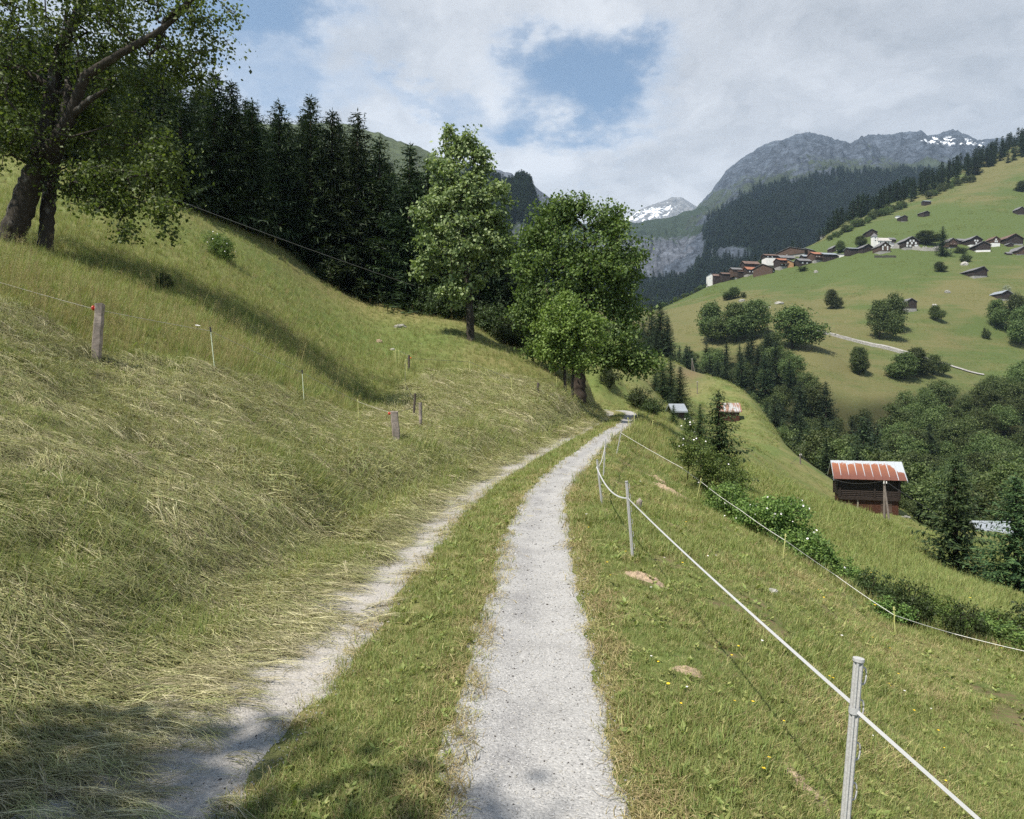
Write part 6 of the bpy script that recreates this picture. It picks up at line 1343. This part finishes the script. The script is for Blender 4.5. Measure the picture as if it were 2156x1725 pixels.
lay("far_meadow_grass", "tussocky grass on the far meadow slopes round the village", C_short, 5, r, u, d, x, z, far_wt & (dryv < .55), lambda d, x, q: d/70*(.8+.6*v2[q]), weights=[.3, .4, .2, .05, .05], sink=.05)
lay("far_meadow_grass", "drier tussocky grass on the lower far meadow", C_short, 5, r, u, d, x, z, far_wt & (dryv >= .55), lambda d, x, q: d/70*(.8+.6*v2[q]), weights=[.05, .35, .25, .33, .02], sink=.05)
# stones on the gravel
def pebble(rng):
    th, ph = np.meshgrid(np.linspace(0, 6.283, 7, endpoint=False), np.linspace(-1.2, 1.5, 5)); rr = 1+.22*rng.normal(size=th.shape)
    V = np.stack([np.cos(ph)*np.cos(th)*rr, np.cos(ph)*np.sin(th)*rr*.8, np.sin(ph)*rr*.6], -1).reshape(-1, 3)*.010; i = np.arange(4)[:, None]*7; j = np.arange(7)[None]; j2 = (j+1) % 7
    return V, np.stack([i+j, i+j2, i+7+j2, i+7+j], -1).reshape(-1, 4)
C_peb = kinds("pebble", [(*pebble(rk), m_pale), (*pebble(rk), plain("grey_pebble", (.30, .295, .285), .9, .15, var=.3)), (*pebble(rk), plain("light_grey_pebble", (.42, .41, .40), .9, .15, var=.2)), (*pebble(rk), plain("dark_pebble", (.07, .062, .058), .9, .15, var=.3))])
r, u, d, x, z, s = cast(60000, 2.1, 22, u0=60, u1=1800, seed=10)
pk = (np.abs(s-.86) < .48) | ((np.abs(s+.80) < .36) & (r.random(len(u)) < .6))
o = lay("gravel", "loose pale and grey stones lying on the wheel tracks", C_peb, 4, r, u, d, x, z, pk, lambda d, x, q: np.clip(d/5, .6, 2.2)**.8*(.35+.55*r.random(len(q))**3), sink=-.008, weights=[.24, .35, .37, .04]); o['category'] = "gravel"
# flower heads
def flower(rng, mat, n=7, rad=.013, h=.09):
    a = np.arange(n)*6.283/n; T = np.stack([np.cos(a), np.sin(a), .2+0*a], 1); V, Fq = kites(np.repeat(np.array([[0, 0, h]]), n, 0), T, np.stack([0*a, 0*a, 1+0*a], 1), rad*1.5, rad)
    return V, Fq, mat
C_fl = kinds("flower_head", [flower(rk, m_yel), flower(rk, m_petal), flower(rk, m_yel, 9, .016, .16)])
r, u, d, x, z, s = cast(2600, 2.4, 60, seed=11)
o = lay("wildflowers", "scattered yellow and white wildflowers in the grass", C_fl, 3, r, u, d, x, z, ((s > 1.5) | ((s < -2) & (d > mown_edge(u)))) & (r.random(len(u)) < .12), lambda d, x, q: np.clip(d/6, .8, 3.2)**.8*.55, weights=[.35, .45, .2]); o['category'] = "flowers"
# ------------------------------------------------------------------ forests on the far mountains
C_mf = bpy.data.collections.new("mountain_conifer")
for i, me in enumerate(FAR): C_mf.objects.link(bpy.data.objects.new(f"conifer_{i:02d}", me))
def woods(key, n, hs, lab, u0, u1, seed, thr=.5, extra=None):
    M = MTS[key]; r = np.random.default_rng(seed); nu = len(M['u']); nw = M['W'].shape[0]-4; fi = r.random(n)*(nu-2); fj = r.random(n)**.8*(nw-2); i = fi.astype(int); j = fj.astype(int); a, b = fi-i, fj-j
    def I(A): return (A[j, i]*(1-a)+A[j, i+1]*a)*(1-b)+(A[j+1, i]*(1-a)+A[j+1, i+1]*a)*b
    X, Y, Z, Wd, PYv = I(M['X']), I(M['D']), I(M['Z']), I(M['wood']), I(M['PY']); uu = M['u'][i]+a*(M['u'][1]-M['u'][0])
    k = (Wd+.45*fbm(X*.012, Y*.012, 4, seed) > thr) & (uu > u0) & (uu < u1); P = np.stack([X, Y, Z-1], 1)[k]; n2 = len(P)
    sc = (hs*r.uniform(.6, 1.25, n2)/13)[:, None]*np.array([1.15, 1.15, 1]); rt = np.stack([np.zeros(n2), np.zeros(n2), r.random(n2)*6.28], 1)
    o = scatter("mountain_forest", lab, P, rt, sc, r.integers(0, len(FAR), n2), C_mf); o['category'] = "forest"
woods("broad grey mountain with a rounded rocky top above the village forest", 70000, 24, "dense spruce forest clothing the lower half of the broad grey mountain", 1330, 2260, 3)
woods("wooded rock spur dropping behind the ash tree", 9000, 20, "steep spruce wood on the rock spur behind the ash tree", 980, 1230, 4)
woods("grey rock wall with a green shelf on top closing the valley", 14000, 24, "spruce forest at the foot of the grey rock wall", 1180, 1600, 5)
# ------------------------------------------------------------------ air
m_air, g = newmat("mountain_air"); pv = g.n('ShaderNodeVolumePrincipled'); pv.inputs['Color'].default_value = (0.56, 0.76, 1.0, 1); pv.inputs['Density'].default_value = 6.5e-5; pv.inputs['Anisotropy'].default_value = 0.2
g.nt.links.new(pv.outputs[0], g.out.inputs['Volume'])
b = MB().box((0, 3600, 1270), (9600, 8400, 2700)).build("haze", m_air); tag(b, kind='stuff')
